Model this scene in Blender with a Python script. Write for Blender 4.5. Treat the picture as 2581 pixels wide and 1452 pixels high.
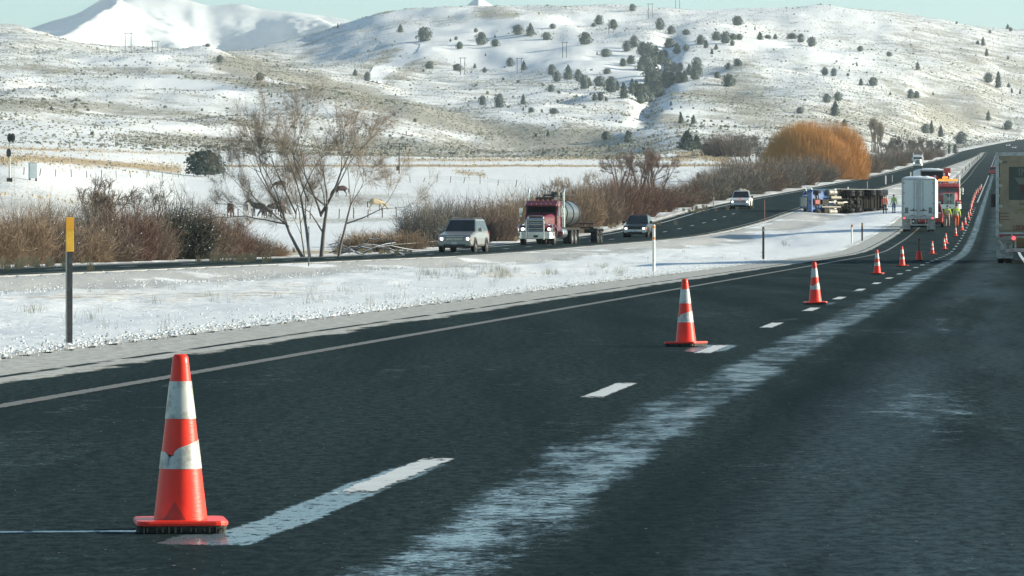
import bpy, bmesh, math, random
import numpy as np
from mathutils import Vector, Matrix, Euler, Quaternion

random.seed(7); rng = np.random.default_rng(7)
S = bpy.context.scene
for o in list(bpy.data.objects): bpy.data.objects.remove(o)
COL = S.collection
# ---------------------------------------------------------------- camera, sky, sun, exposure
F = 11570.0            # focal length in photograph pixels (long telephoto), photograph 2581 x 1452
CX, HY, CAMZ = 1290.5, 586.0, 1.2
cam_d = bpy.data.cameras.new("camera"); cam = bpy.data.objects.new("camera", cam_d); COL.objects.link(cam)
cam_d.sensor_width = 36; cam_d.lens = 36 * F / 2581
cam_d.shift_y = -(726 - HY) / 2581
cam_d.clip_start = 0.5; cam_d.clip_end = 60000
cam.location = (0, 0, CAMZ); cam.rotation_euler = (math.pi / 2, 0, 0)
cam_d.dof.use_dof = False
S.camera = cam
SUN_AZ, SUN_EL = math.radians(84), math.radians(17)     # azimuth clockwise from the view direction
w = bpy.data.worlds.new("World"); S.world = w; w.use_nodes = True
nt = w.node_tree; nt.nodes.clear()
sky = nt.nodes.new("ShaderNodeTexSky"); sky.sky_type = 'NISHITA'; sky.sun_disc = False
sky.sun_elevation = SUN_EL; sky.sun_rotation = SUN_AZ
sky.altitude = 1000; sky.air_density = 0.9; sky.dust_density = 0.6; sky.ozone_density = 2.5
bg = nt.nodes.new("ShaderNodeBackground"); bg.inputs[1].default_value = 0.077
tint = nt.nodes.new("ShaderNodeMixRGB"); tint.blend_type = 'MULTIPLY'; tint.inputs[0].default_value = 1
tint.inputs[2].default_value = (0.93, 1.05, 0.95, 1)       # the photograph's cool green white balance
wo = nt.nodes.new("ShaderNodeOutputWorld")
nt.links.new(sky.outputs[0], tint.inputs[1]); nt.links.new(tint.outputs[0], bg.inputs[0]); nt.links.new(bg.outputs[0], wo.inputs[0])
sl = bpy.data.lights.new("sun", 'SUN'); sun = bpy.data.objects.new("sun", sl); COL.objects.link(sun)
sl.energy = 5.0; sl.angle = math.radians(0.55); sl.color = (1.0, 0.92, 0.73)
sd = Vector((math.sin(SUN_AZ) * math.cos(SUN_EL), math.cos(SUN_AZ) * math.cos(SUN_EL), math.sin(SUN_EL)))
sun.rotation_euler = sd.to_track_quat('Z', 'Y').to_euler(); sun.location = (60, 20, 40)
S.view_settings.view_transform = 'Standard'; S.view_settings.look = 'None'
S.view_settings.exposure = 1.2; S.view_settings.gamma = 1.0; S.view_settings.use_curve_mapping = False
S.render.engine = 'CYCLES'
S.cycles.max_bounces = 6; S.cycles.diffuse_bounces = 2; S.cycles.glossy_bounces = 3; S.cycles.transparent_max_bounces = 8
S.cycles.volume_bounces = 0; S.cycles.use_denoising = True
try: S.cycles.denoiser = 'OPENIMAGEDENOISE'
except Exception: pass

# ---------------------------------------------------------------- small helpers
def px2(x, y, d):
    return Vector(((x - CX) * d / F, d, CAMZ - (y - HY) * d / F))
def sstep(a, b, x):
    t = np.clip((x - a) / (b - a), 0, 1); return t * t * (3 - 2 * t)
def hash2(i, j, s):
    i = i.astype(np.int64); j = j.astype(np.int64)
    n = (i * 374761393 + j * 668265263 + s * 974634777) & 0xFFFFFFFF
    n = ((n ^ (n >> 13)) * 1274126177) & 0xFFFFFFFF
    return ((n ^ (n >> 16)) & 0xFFFF) / 65535.0
def vnoise(x, y, s=0):
    xi = np.floor(x); yi = np.floor(y); fx = x - xi; fy = y - yi
    fx = fx * fx * fx * (fx * (fx * 6 - 15) + 10); fy = fy * fy * fy * (fy * (fy * 6 - 15) + 10)
    a = hash2(xi, yi, s); b = hash2(xi + 1, yi, s); c = hash2(xi, yi + 1, s); d = hash2(xi + 1, yi + 1, s)
    return (a + (b - a) * fx + (c - a) * fy + (a - b - c + d) * fx * fy) * 2 - 1
def fbm(x, y, scale, octs=4, s=0, gain=0.5):
    t = 0; a = 1; n = 0; x = np.asarray(x, float) / scale; y = np.asarray(y, float) / scale
    for k in range(octs):
        t = t + a * vnoise(x + 17.3 * k, y - 9.1 * k, s + k); n += a; a *= gain; x = x * 2.03; y = y * 2.03
    return t / n
def pchip(xs, ys, x):
    xs = np.asarray(xs, float); ys = np.asarray(ys, float); h = np.diff(xs); dl = np.diff(ys) / h
    m = np.zeros_like(ys); m[0] = dl[0]; m[-1] = dl[-1]
    for k in range(1, len(xs) - 1):
        if dl[k - 1] * dl[k] > 0:
            w1 = 2 * h[k] + h[k - 1]; w2 = h[k] + 2 * h[k - 1]
            m[k] = (w1 + w2) / (w1 / dl[k - 1] + w2 / dl[k])
    x = np.clip(x, xs[0], xs[-1]); k = np.clip(np.searchsorted(xs, x) - 1, 0, len(h) - 1)
    t = (x - xs[k]) / h[k]; t2 = t * t; t3 = t2 * t
    return (2*t3-3*t2+1)*ys[k] + (t3-2*t2+t)*h[k]*m[k] + (-2*t3+3*t2)*ys[k+1] + (t3-t2)*h[k]*m[k+1]

# ---------------------------------------------------------------- the lie of the land
GD = [0, 230, 262, 306, 355, 415, 477, 680, 950, 1150, 1850, 2600, 5000]
GO = [0, 0, .07, .35, .80, 2.0, 3.6, 7.6, 13, 17.5, 32.7, 52.7, 118]
GM = [0, 0, .07, .50, 1.2, 2.35, 3.6, 7.6, 13, 17.5, 32.7, 52.7, 118]
def g_opp(D): return pchip(GD, GO, D)
def g_main(D): return pchip(GD, GM, D)
def xc(D): return -3.3 + .107 * D + .045 * np.maximum(0, D - 1900) ** 2 / (np.maximum(0, D - 1900) + 250)
def far_off(D): return pchip([0, 120, 320, 400, 560, 900, 1120, 1900, 5000], [-31, -31, -31, -29.5, -28, -24.2, -21.5, -17, -17], D)
def near_off(D): return pchip([0, 120, 266, 400, 440, 1050, 1900, 2300, 5000], [-24.3, -24.3, -24.2, -19.2, -18.2, -11.4, -5.6, -4.0, -4.0], D)
COLS = [-1600, 0, 250, 500, 750, 1000, 1250, 1500, 1750, 2000, 2250, 2450, 2581, 4600]
DS = [540, 620, 720, 880, 1000, 1100, 1300, 1500, 1700, 2000, 2300, 2600, 3000, 3400, 3800, 4400]
TY = {  # image height of the ground at each distance: the terrain's measured profile along each line of sight
 -1600: [520, 450, 420, 400, 385, 378, 360, 320, 280, 230, 190, 150, 110, 100, 120, 200],
 0:     [520, 462, 420, 395, 385, 378, 362, 325, 280, 225, 180, 145, 108, 100, 120, 200],
 250:   [540, 500, 462, 425, 400, 388, 370, 335, 295, 240, 195, 155, 124, 122, 150, 200],
 500:   [550, 528, 500, 455, 430, 414, 388, 352, 315, 258, 205, 165, 133, 130, 125, 170],
 750:   [550, 528, 500, 458, 433, 417, 396, 368, 335, 272, 222, 205, 188, 140, 88, 120],
 1000:  [548, 526, 498, 462, 437, 417, 398, 375, 345, 290, 268, 240, 170, 100, 33, 70],
 1250:  [540, 520, 495, 462, 437, 417, 400, 388, 362, 325, 290, 245, 160, 75, 25, 60],
 1500:  [530, 512, 490, 460, 437, 417, 402, 390, 366, 330, 275, 220, 140, 65, 27, 60],
 1750:  [515, 500, 480, 452, 432, 412, 400, 380, 345, 300, 265, 215, 130, 65, 36, 60],
 2000:  [510, 490, 470, 448, 430, 412, 398, 378, 350, 312, 265, 215, 140, 78, 26, 60],
 2250:  [508, 490, 470, 450, 432, 415, 400, 385, 362, 332, 300, 262, 190, 112, 34, 70],
 2450:  [507, 488, 468, 447, 432, 422, 410, 400, 394, 378, 345, 312, 238, 140, 58, 90],
 2581:  [507, 488, 468, 447, 432, 422, 410, 400, 394, 382, 368, 352, 268, 158, 72, 96],
 4600:  [507, 488, 468, 447, 432, 422, 410, 400, 394, 382, 368, 352, 285, 225, 190, 180]}
LD = np.linspace(math.log(230), math.log(5200), 420)
_A = []
for c in COLS:
    dd = [230, 300, 400] + DS + [5200]
    zz = [0.0, 0.0 if c < 1200 else .15, .9 if c < 1200 else 1.4] + [CAMZ - (y - HY) * d / F for y, d in zip(TY[c], DS)]
    zz.append(zz[-1] - 20)
    _A.append(pchip(np.log(dd), zz, LD))
_A = np.array(_A); PXG = np.linspace(-1600, 4600, 311)
TAB = np.array([pchip(COLS, _A[:, k], PXG) for k in range(len(LD))])      # [d, px]
def table(X, D):
    a = np.clip(X / D * F + CX, -1600, 4600); l = np.clip(np.log(D), LD[0], LD[-1] - 1e-6)
    u = (a + 1600) / 20; v = (l - LD[0]) / (LD[1] - LD[0])
    i = np.clip(u.astype(int), 0, 309); j = np.clip(v.astype(int), 0, 418); fu = u - i; fv = v - j
    return (TAB[j, i]*(1-fu)+TAB[j, i+1]*fu)*(1-fv) + (TAB[j+1, i]*(1-fu)+TAB[j+1, i+1]*fu)*fv
def zt(X, D, carve=True):
    X = np.asarray(X, float); D = np.maximum(np.asarray(D, float), 1.0)
    o = X - xc(D); fo = far_off(D); no = near_off(D)
    t = np.where(D > 230, table(X, D), 0.0)
    hill = sstep(1250, 1900, D)
    t = t + hill * (15.0 * fbm(X, D * .42, 230, 4, 3) + 4.6 * fbm(X, D * .45, 52, 3, 9) - 5.5 * np.exp(-((X / np.maximum(D, 1) * F + CX - 1650 - (D - 2600) * .06) / 32) ** 2) * sstep(1900, 2300, D) * (1 - sstep(3000, 3500, D))) * (1 - .4 * sstep(3300, 3900, D))
    t = t + (1 - hill) * sstep(330, 520, D) * .5 * fbm(X, D, 60, 3, 21) + .22 * fbm(X, D, 7, 2, 31) * sstep(60, 120, D)
    m = sstep(no + 1, -7, o)                                   # across the median
    g = g_opp(D) * (1 - m) + g_main(D) * m
    cl = sstep(fo - 26 - D * .012, fo - 3.5, o)
    cr = 1 - sstep(10, 90, o)
    wgt = cl * cr * (1 - sstep(2650, 2950, D))
    z = t * (1 - wgt) + g * wgt
    inmed = sstep(no + 1.0, no + 4, o) * (1 - sstep(-13, -6.6, o)) * (1 - sstep(1300, 1800, D))
    z = z + inmed * (-.16 + .26 * fbm(X * 1.1, D * .35, 9, 3, 41) + .05 * fbm(X, D, .9, 2, 45)) * sstep(25, 60, D)
    z = z - .25 * sstep(fo - 1, fo - 5, o) * (1 - sstep(fo - 16, fo - 9, -o * 0 + o)) * 0
    if carve:
        inm = (o > -6.15) & (o < 5.2) & (D < 1960); ino = (o > fo - .1) & (o < no + .1) & (D < 1960)
        inb = (o > fo - .1) & (o < 16.0) & (D >= 1860)
        z = np.where(inm | ino | inb, z - .14 - .0003 * D, z)
    return z
def py_of(z, D): return HY - (z - CAMZ) * F / D
def at(px, py, lo=9.0, hi=4300.0):
    """first point of the ground seen at this pixel of the photograph"""
    D = np.exp(np.linspace(math.log(lo), math.log(hi), 5000)); X = (px - CX) * D / F
    y = py_of(zt(X, D, False), D); k = np.argmax(y <= py)
    if y[k] > py: k = int(np.argmin(np.abs(y - py)))
    d = float(D[k]); x = (px - CX) * d / F
    return Vector((x, d, float(zt(x, d, False))))
def ground(x, d): return float(zt(x, d, False))

# ---------------------------------------------------------------- tagging, mesh building
def tag(o, label=None, cat=None, group=None, kind=None):
    if label: o["label"] = label
    if cat: o["category"] = cat
    if group: o["group"] = group
    if kind: o["kind"] = kind
    return o
def empty(name, loc=(0, 0, 0), rz=0, label=None, cat=None, group=None):
    o = bpy.data.objects.new(name, None); COL.objects.link(o); o.location = loc; o.rotation_euler = (0, 0, rz)
    o.empty_display_size = .3
    return tag(o, label, cat, group)
def np_mesh(name, V, Fq, mats=(), smooth=False, midx=None, uv=None):
    """V (n,3), Fq (m,3|4) arrays -> mesh"""
    V = np.asarray(V, np.float32); Fq = np.asarray(Fq, np.int32); me = bpy.data.meshes.new(name)
    me.vertices.add(len(V)); me.vertices.foreach_set("co", V.ravel())
    k = Fq.shape[1]; me.loops.add(Fq.size); me.loops.foreach_set("vertex_index", Fq.ravel())
    me.polygons.add(len(Fq)); me.polygons.foreach_set("loop_start", np.arange(0, Fq.size, k, dtype=np.int32))
    me.polygons.foreach_set("loop_total", np.full(len(Fq), k, np.int32))
    if midx is not None: me.polygons.foreach_set("material_index", np.asarray(midx, np.int32))
    me.polygons.foreach_set("use_smooth", np.full(len(Fq), bool(smooth)))
    if uv is not None:
        l = me.uv_layers.new(name="UVMap"); l.data.foreach_set("uv", np.asarray(uv, np.float32)[Fq.ravel()].ravel())
    for m in mats: me.materials.append(m)
    me.update(calc_edges=True); return me
def link(name, me, parent=None, loc=None, rz=0, sc=None):
    o = bpy.data.objects.new(name, me); COL.objects.link(o)
    if parent is not None: o.parent = parent
    if loc is not None: o.location = loc
    if rz: o.rotation_euler = (0, 0, rz)
    if sc is not None: o.scale = sc if hasattr(sc, '__len__') else (sc, sc, sc)
    return o
class MB:
    """collects simple solids into one mesh"""
    def __init__(s): s.v = []; s.f = []; s.m = []; s.mi = 0
    def add(s, vs, fs):
        b = len(s.v); s.v += [tuple(v) for v in vs]; s.f += [tuple(b + i for i in f) for f in fs]; s.m += [s.mi] * len(fs); return s
    def box(s, c, d, rot=None):
        x, y, z = d[0] / 2, d[1] / 2, d[2] / 2
        vs = [Vector((i * x, j * y, k * z)) for i in (-1, 1) for j in (-1, 1) for k in (-1, 1)]
        if rot is not None: R = Euler(rot).to_matrix(); vs = [R @ v for v in vs]
        c = Vector(c); return s.add([v + c for v in vs], [(0,1,3,2),(4,6,7,5),(0,4,5,1),(2,3,7,6),(0,2,6,4),(1,5,7,3)])
    def tube(s, p0, p1, r0, r1=None, n=8, cap=True):
        r1 = r0 if r1 is None else r1; p0 = Vector(p0); p1 = Vector(p1); ax = (p1 - p0)
        if ax.length < 1e-6: return s
        q = ax.to_track_quat('Z', 'Y').to_matrix(); vs = []
        for p, r in ((p0, r0), (p1, r1)):
            for k in range(n): a = 2 * math.pi * k / n; vs.append(p + q @ Vector((r * math.cos(a), r * math.sin(a), 0)))
        fs = [(k, (k + 1) % n, n + (k + 1) % n, n + k) for k in range(n)]
        if cap: fs += [tuple(range(n))[::-1], tuple(range(n, 2 * n))]
        return s.add(vs, fs)
    def path(s, pts, r, n=6):
        for a, b in zip(pts[:-1], pts[1:]): s.tube(a, b, r, r, n)
        return s
    def loft(s, secs, cap=True):
        n = len(secs[0]); vs = [p for sec in secs for p in sec]; fs = []
        for i in range(len(secs) - 1):
            for k in range(n): fs.append((i*n+k, i*n+(k+1) % n, (i+1)*n+(k+1) % n, (i+1)*n+k))
        if cap: fs += [tuple(range(n))[::-1], tuple(range((len(secs)-1)*n, len(secs)*n))]
        return s.add(vs, fs)
    def lathe(s, prof, n=24, c=(0, 0, 0), axis='Z', jag=None):
        vs = []; c = Vector(c)
        for r, z in prof:
            for k in range(n):
                a = 2 * math.pi * k / n; p = (r * math.cos(a), r * math.sin(a), z)
                if axis == 'X': p = (p[2], p[0], p[1])
                if axis == 'Y': p = (p[1], p[2], p[0])
                vs.append(c + Vector(p))
        return s.add(vs, [(i*n+k, i*n+(k+1) % n, (i+1)*n+(k+1) % n, (i+1)*n+k) for i in range(len(prof)-1) for k in range(n)])
    def prism(s, pts2, x0, x1, taper=None):
        """polygon in (y,z) run across x"""
        n = len(pts2); vs = []
        for x in (x0, x1):
            for (y, z) in pts2: vs.append((x, y, z))
        return s.add(vs, [(k, (k + 1) % n, n + (k + 1) % n, n + k) for k in range(n)] + [tuple(range(n))[::-1], tuple(range(n, 2 * n))])
    def quad(s, a, b, c, d): return s.add([a, b, c, d], [(0, 1, 2, 3)])
    def mesh(s, name, mats, bevel=0, seg=1, smooth=False):
        me = bpy.data.meshes.new(name); bm = bmesh.new(); bv = [bm.verts.new(v) for v in s.v]
        for f, mi in zip(s.f, s.m):
            try: fc = bm.faces.new([bv[i] for i in f]); fc.material_index = mi; fc.smooth = smooth
            except ValueError: pass
        bmesh.ops.recalc_face_normals(bm, faces=bm.faces)
        if bevel:
            eds = [e for e in bm.edges if len(e.link_faces) == 2 and e.calc_face_angle(0) > .5]
            bmesh.ops.bevel(bm, geom=eds, offset=bevel, segments=seg, affect='EDGES', clamp_overlap=True)
        bm.to_mesh(me); bm.free()
        for m in (mats if isinstance(mats, (list, tuple)) else [mats]): me.materials.append(m)
        return me
    def build(s, name, mats, parent=None, bevel=0, seg=1, smooth=False, loc=None, rz=0, label=None):
        o = link(name, s.mesh(name, mats, bevel, seg, smooth), parent, loc, rz)
        if label: o["label"] = label
        return o
def copy_tree(o, parent=None):
    c = o.copy(); COL.objects.link(c)
    if parent is not None: c.parent = parent
    for ch in list(o.children): copy_tree(ch, c)
    return c

# ---------------------------------------------------------------- materials
def N(nt, t, **kw):
    n = nt.nodes.new("ShaderNode" + t)
    for k, v in kw.items(): setattr(n, k, v)
    return n
def newmat(name):
    m = bpy.data.materials.new(name); m.use_nodes = True; nt = m.node_tree; nt.nodes.clear()
    return m, nt, N(nt, "OutputMaterial")
def mathn(nt, op, a, b=None, c=None, clamp=False):
    n = N(nt, "Math", operation=op); n.use_clamp = clamp
    for i, v in enumerate((a, b, c)):
        if v is None: continue
        if isinstance(v, (int, float)): n.inputs[i].default_value = v
        else: nt.links.new(v, n.inputs[i])
    return n.outputs[0]
def ramp(nt, x, lo, hi):
    n = N(nt, "MapRange"); n.interpolation_type = 'SMOOTHSTEP'; nt.links.new(x, n.inputs[0])
    for i, v in ((1, lo), (2, hi)):
        if isinstance(v, (int, float)): n.inputs[i].default_value = v
        else: nt.links.new(v, n.inputs[i])
    return n.outputs[0]
def noise(nt, vec, scale, detail=3, rough=.55, dim='3D'):
    n = N(nt, "TexNoise"); n.inputs["Scale"].default_value = scale; n.inputs["Detail"].default_value = detail
    n.inputs["Roughness"].default_value = rough
    if vec is not None: nt.links.new(vec, n.inputs["Vector"])
    return n.outputs["Fac"]
def mixc(nt, f, a, b, mode='MIX'):
    n = N(nt, "MixRGB", blend_type=mode)
    if isinstance(f, (int, float)): n.inputs[0].default_value = f
    else: nt.links.new(f, n.inputs[0])
    for i, v in ((1, a), (2, b)):
        if isinstance(v, tuple): n.inputs[i].default_value = (*v[:3], 1)
        else: nt.links.new(v, n.inputs[i])
    return n.outputs[0]
_mc = {}
def mat(name, col, rough=.6, metal=0, var=.18, vscale=3.0, dirt=0.0, dirtcol=(.16, .14, .12), spec=.5, coat=0, emit=0, bump=0, bscale=40, emitcol=None):
    if name in _mc: return _mc[name]
    m, nt, out = newmat(name); p = N(nt, "BsdfPrincipled"); nt.links.new(p.outputs[0], out.inputs[0])
    tc = N(nt, "TexCoord").outputs["Object"]
    c = mixc(nt, noise(nt, tc, vscale, 4), tuple(v * (1 - var) for v in col), tuple(min(1, v * (1 + var)) for v in col))
    if dirt:
        f = mathn(nt, 'MULTIPLY', ramp(nt, noise(nt, tc, vscale * 1.7, 6, .7), .42, .66), dirt)
        c = mixc(nt, f, c, dirtcol)
    nt.links.new(c, p.inputs["Base Color"]); p.inputs["Roughness"].default_value = rough; p.inputs["Metallic"].default_value = metal
    p.inputs["Specular IOR Level"].default_value = spec
    if coat: p.inputs["Coat Weight"].default_value = coat; p.inputs["Coat Roughness"].default_value = .08
    if emit: p.inputs["Emission Color"].default_value = (*(emitcol or col), 1); p.inputs["Emission Strength"].default_value = emit
    if bump:
        b = N(nt, "Bump"); b.inputs["Strength"].default_value = bump; b.inputs["Distance"].default_value = .02
        nt.links.new(noise(nt, tc, bscale, 3), b.inputs["Height"]); nt.links.new(b.outputs[0], p.inputs["Normal"])
    _mc[name] = m; return m
# ================================================================ GROUND
SNOW = (.80, .82, .83); SAGE = (.155, .15, .115); TAN = (.46, .35, .215)
def ground_material():
    m, nt, out = newmat("snowy_ground"); p = N(nt, "BsdfPrincipled"); nt.links.new(p.outputs[0], out.inputs[0])
    geo = N(nt, "NewGeometry").outputs["Position"]
    def attr(n): a = N(nt, "Attribute"); a.attribute_name = n; return a.outputs["Fac"]
    sage, tan, grit, far = attr("sage"), attr("tan"), attr("grit"), attr("far")
    # brush and grass showing through the snow: metre-sized patches far off, hand-sized near
    nf = noise(nt, geo, .75, 6, .78); nf2 = noise(nt, geo, .055, 4, .6); nn = noise(nt, geo, 2.2, 6, .7)
    nbig = mathn(nt, 'ADD', mathn(nt, 'MULTIPLY', nf, .62), mathn(nt, 'MULTIPLY', nf2, .38))
    nz = N(nt, "MixRGB"); nt.links.new(far, nz.inputs[0]); nt.links.new(nn, nz.inputs[1]); nt.links.new(nbig, nz.inputs[2])
    thr = mathn(nt, 'SUBTRACT', .685, mathn(nt, 'MULTIPLY', sage, .37))
    fs = ramp(nt, nz.outputs[0], mathn(nt, 'SUBTRACT', thr, .045), mathn(nt, 'ADD', thr, .055))
    thr2 = mathn(nt, 'SUBTRACT', .68, mathn(nt, 'MULTIPLY', tan, .42))
    ft = ramp(nt, nz.outputs[0], mathn(nt, 'SUBTRACT', thr2, .08), mathn(nt, 'ADD', thr2, .08))
    nc = noise(nt, geo, .9, 4)
    sagec = mixc(nt, nc, (.235, .225, .185), (.39, .37, .30)); tanc = mixc(nt, nc, (.34, .25, .15), (.56, .44, .28))
    c = mixc(nt, noise(nt, geo, .3, 4), (.76, .78, .79), SNOW)
    c = mixc(nt, ft, c, tanc); c = mixc(nt, mathn(nt, 'MULTIPLY', fs, .93), c, sagec)
    # gravel and salt grit worked into the snow beside the roads
    gn = noise(nt, geo, 9, 6, .75)
    gcol = mixc(nt, gn, (.28, .275, .265), (.62, .62, .60))
    gthr = mathn(nt, 'SUBTRACT', .78, mathn(nt, 'MULTIPLY', grit, .62))
    c = mixc(nt, ramp(nt, noise(nt, geo, 3.5, 7, .72), mathn(nt, 'SUBTRACT', gthr, .12), mathn(nt, 'ADD', gthr, .12)), c, gcol)
    nt.links.new(c, p.inputs["Base Color"]); p.inputs["Roughness"].default_value = .75; p.inputs["Specular IOR Level"].default_value = .25
    b = N(nt, "Bump"); b.inputs["Strength"].default_value = .9; b.inputs["Distance"].default_value = .10
    h = mathn(nt, 'ADD', noise(nt, geo, 1.6, 7, .68), mathn(nt, 'MULTIPLY', noise(nt, geo, 7, 4, .7), .35))
    nt.links.new(h, b.inputs["Height"])
    b2 = N(nt, "Bump"); b2.inputs["Strength"].default_value = .55; b2.inputs["Distance"].default_value = 1.1
    nt.links.new(mathn(nt, 'MULTIPLY', nf, far), b2.inputs["Height"]); nt.links.new(b.outputs[0], b2.inputs["Normal"])
    nt.links.new(b2.outputs[0], p.inputs["Normal"])
    return m
GROUND_M = ground_material()
def seg_d(px, py, pts, asp=1.0):
    best = np.full(px.shape, 1e9)
    for (x0, y0), (x1, y1) in zip(pts[:-1], pts[1:]):
        dx, dy = (x1 - x0), (y1 - y0) * asp; L = dx * dx + dy * dy
        t = np.clip(((px - x0) * dx + (py - y0) * asp * dy) / max(L, 1e-6), 0, 1)
        best = np.minimum(best, np.hypot(px - x0 - t * dx, (py - y0) * asp - t * dy))
    return best
SAGE_BANDS = [([(0, 165), (150, 178), (400, 180), (640, 212), (860, 240)], 13, .28), ([(0, 262), (250, 268), (450, 292), (660, 318)], 15, .26),
  ([(560, 160), (700, 192), (900, 238), (1050, 285), (1200, 318), (1350, 342), (1520, 365)], 24, .46), ([(900, 366), (1200, 376), (1560, 384)], 22, .30),
  ([(1430, 325), (1640, 360)], 20, .22), ([(300, 345), (700, 365), (1000, 372)], 18, .22), ([(1850, 195), (1900, 260)], 55, .22), ([(1700, 232), (1800, 238), (1860, 250)], 18, .25),
  ([(1640, 285), (1700, 300), (1740, 340)], 20, .22), ([(600, 145), (700, 150), (820, 195)], 22, .10), ([(1220, 36), (1300, 42)], 10, .3), ([(900, 25), (980, 28)], 10, .3),
  ([(0, 388), (120, 395), (300, 400), (470, 420)], 9, .22), ([(1980, 300), (2300, 330), (2500, 300)], 40, .12), ([(2260, 230), (2450, 300)], 30, .10), ([(2300, 90), (2450, 120), (2581, 150)], 40, .14), ([(2380, 240), (2581, 220)], 60, .14), ([(2100, 260), (2350, 300)], 30, .08), ([(1010, 118), (905, 185)], 13, .22), ([(1125, 150), (1040, 172), (985, 205)], 13, .22)]
WHITE_BANDS = [([(1040, 108), (1250, 135), (1500, 145), (1650, 165)], 30, .5), ([(1560, 195), (1720, 212)], 18, .5), ([(880, 62), (1000, 35), (1180, 28)], 9, .35),
  ([(1080, 88), (1300, 62), (1560, 45)], 14, .4), ([(300, 205), (480, 212), (620, 232)], 12, .35), ([(660, 200), (770, 222)], 6, .5), ([(200, 165), (420, 150)], 16, .18),
  ([(400, 310), (760, 345)], 14, .2), ([(2050, 130), (2200, 150)], 14, .2), ([(1680, 265), (1740, 285)], 12, .4), ([(1750, 30), (1990, 30), (2200, 45)], 14, .12),
  ([(1280, 295), (1600, 318)], 18, .12), ([(0, 330), (400, 335)], 22, .14), ([(1740, 100), (1990, 118)], 8, .25)]
TAN_BANDS = [([(0, 405), (80, 398), (200, 408), (330, 418), (450, 428)], 13, .62), ([(0, 372), (250, 381), (520, 388)], 5, .5), ([(560, 418), (1600, 418), (2040, 416)], 2.6, .9),
  ([(1715, 395), (1760, 388), (1830, 398)], 15, .85), ([(1000, 404), (1300, 402), (1560, 398), (1700, 402)], 5, .55), ([(1150, 432), (1220, 440)], 8, .45),
  ([(0, 492), (120, 500), (240, 520)], 5, .22), ([(640, 380), (900, 384)], 4, .4), ([(900, 600), (1010, 612)], 20, .6), ([(1250, 598), (1330, 590)], 8, .5), ([(2330, 385), (2400, 380)], 6, .4)]
def cover(X, D, Z):
    px = X / D * F + CX; py = py_of(Z, D); o = X - xc(D); fo = far_off(D); no = near_off(D)
    far = sstep(500, 1100, D)
    hill = sstep(1180, 1450, D)
    wob = 10 * fbm(px, py * 3, 60, 3, 5)
    sage = .37 * hill + .12 * hill * fbm(X, D * .4, 160, 3, 77) + .04 + .50 * sstep(480, 530, D) * (1 - sstep(720, 900, D)) * (.7 + fbm(X, D * .3, 30, 3, 71)) + .10 * sstep(-8, -12, o) * (D < 400)
    tan = np.zeros_like(sage)
    for pts, wd, val in SAGE_BANDS: sage = sage + val * np.exp(-(seg_d(px, py + wob * .5, pts) / wd) ** 2) * sstep(850, 1000, D)
    for pts, wd, val in WHITE_BANDS: sage = sage - val * np.exp(-(seg_d(px, py + wob * .5, pts) / wd) ** 2) * hill
    for pts, wd, val in TAN_BANDS: tan = tan + val * np.exp(-(seg_d(px, py + wob * .15, pts) / wd) ** 2) * sstep(230, 300, D)
    # dry grass along the far verge of the opposite carriageway
    tan = tan + .75 * sstep(fo - 1.0, fo - 3.2, o) * (1 - sstep(-fo + 6, -fo + 12, -o)) * (D > 150) * (D < 1500) * (.6 + .6 * fbm(X, D, 12, 2, 50))
    tan = tan + .30 * sstep(no + 4, no + 7, o) * (1 - sstep(-12, -8, o)) * sstep(75, 100, D) * (1 - sstep(140, 260, D)) * (.5 + 1.0 * fbm(X, D * .4, 3, 2, 52))
    grit = np.maximum(.95 * (1 - sstep(no + 2.5, no + 9.0, o)) * sstep(fo - 2, fo - .5, o), .55 * sstep(-7.3, -6.4, o)) * (D < 1900)
    grit = np.maximum(grit, .5 * (o > 5))
    grit = grit * sstep(-.35, .3, fbm(X, D * .25, 2.5, 3, 61) + .35)
    return sage, np.clip(tan, 0, 1), grit, far
def build_ground():
    pxs = np.concatenate([np.linspace(-1600, -120, 60), np.linspace(-112, 2690, 560), np.linspace(2700, 4600, 70)])
    ds = np.concatenate([np.exp(np.linspace(math.log(7), math.log(230), 150)), np.exp(np.linspace(math.log(232), math.log(1250), 250)), np.exp(np.linspace(math.log(1256), math.log(5000), 230))])
    P, D = np.meshgrid(pxs, ds); X = (P - CX) * D / F
    # widen the near field so that the sheet is a real piece of land, not a sliver under the view
    wide = np.clip(60 / np.maximum(D, 1), 1, None); X = np.where(np.abs(P - CX) > 1400, X * (1 + (wide - 1) * sstep(1400, 3300, np.abs(P - CX))), X)
    Z = zt(X, D); V = np.stack([X, D, Z], -1).reshape(-1, 3)
    n, k = P.shape; idx = np.arange(n * k).reshape(n, k)
    Q = np.stack([idx[:-1, :-1], idx[:-1, 1:], idx[1:, 1:], idx[1:, :-1]], -1).reshape(-1, 4)
    me = np_mesh("ground", V, Q, [GROUND_M], smooth=True)
    for nme, a in zip(("sage", "tan", "grit", "far"), cover(X, D, zt(X, D, False))):
        at_ = me.attributes.new(nme, 'FLOAT', 'POINT'); at_.data.foreach_set("value", a.ravel().astype(np.float32))
    tag(link("ground", me), kind="structure")
build_ground()

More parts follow.
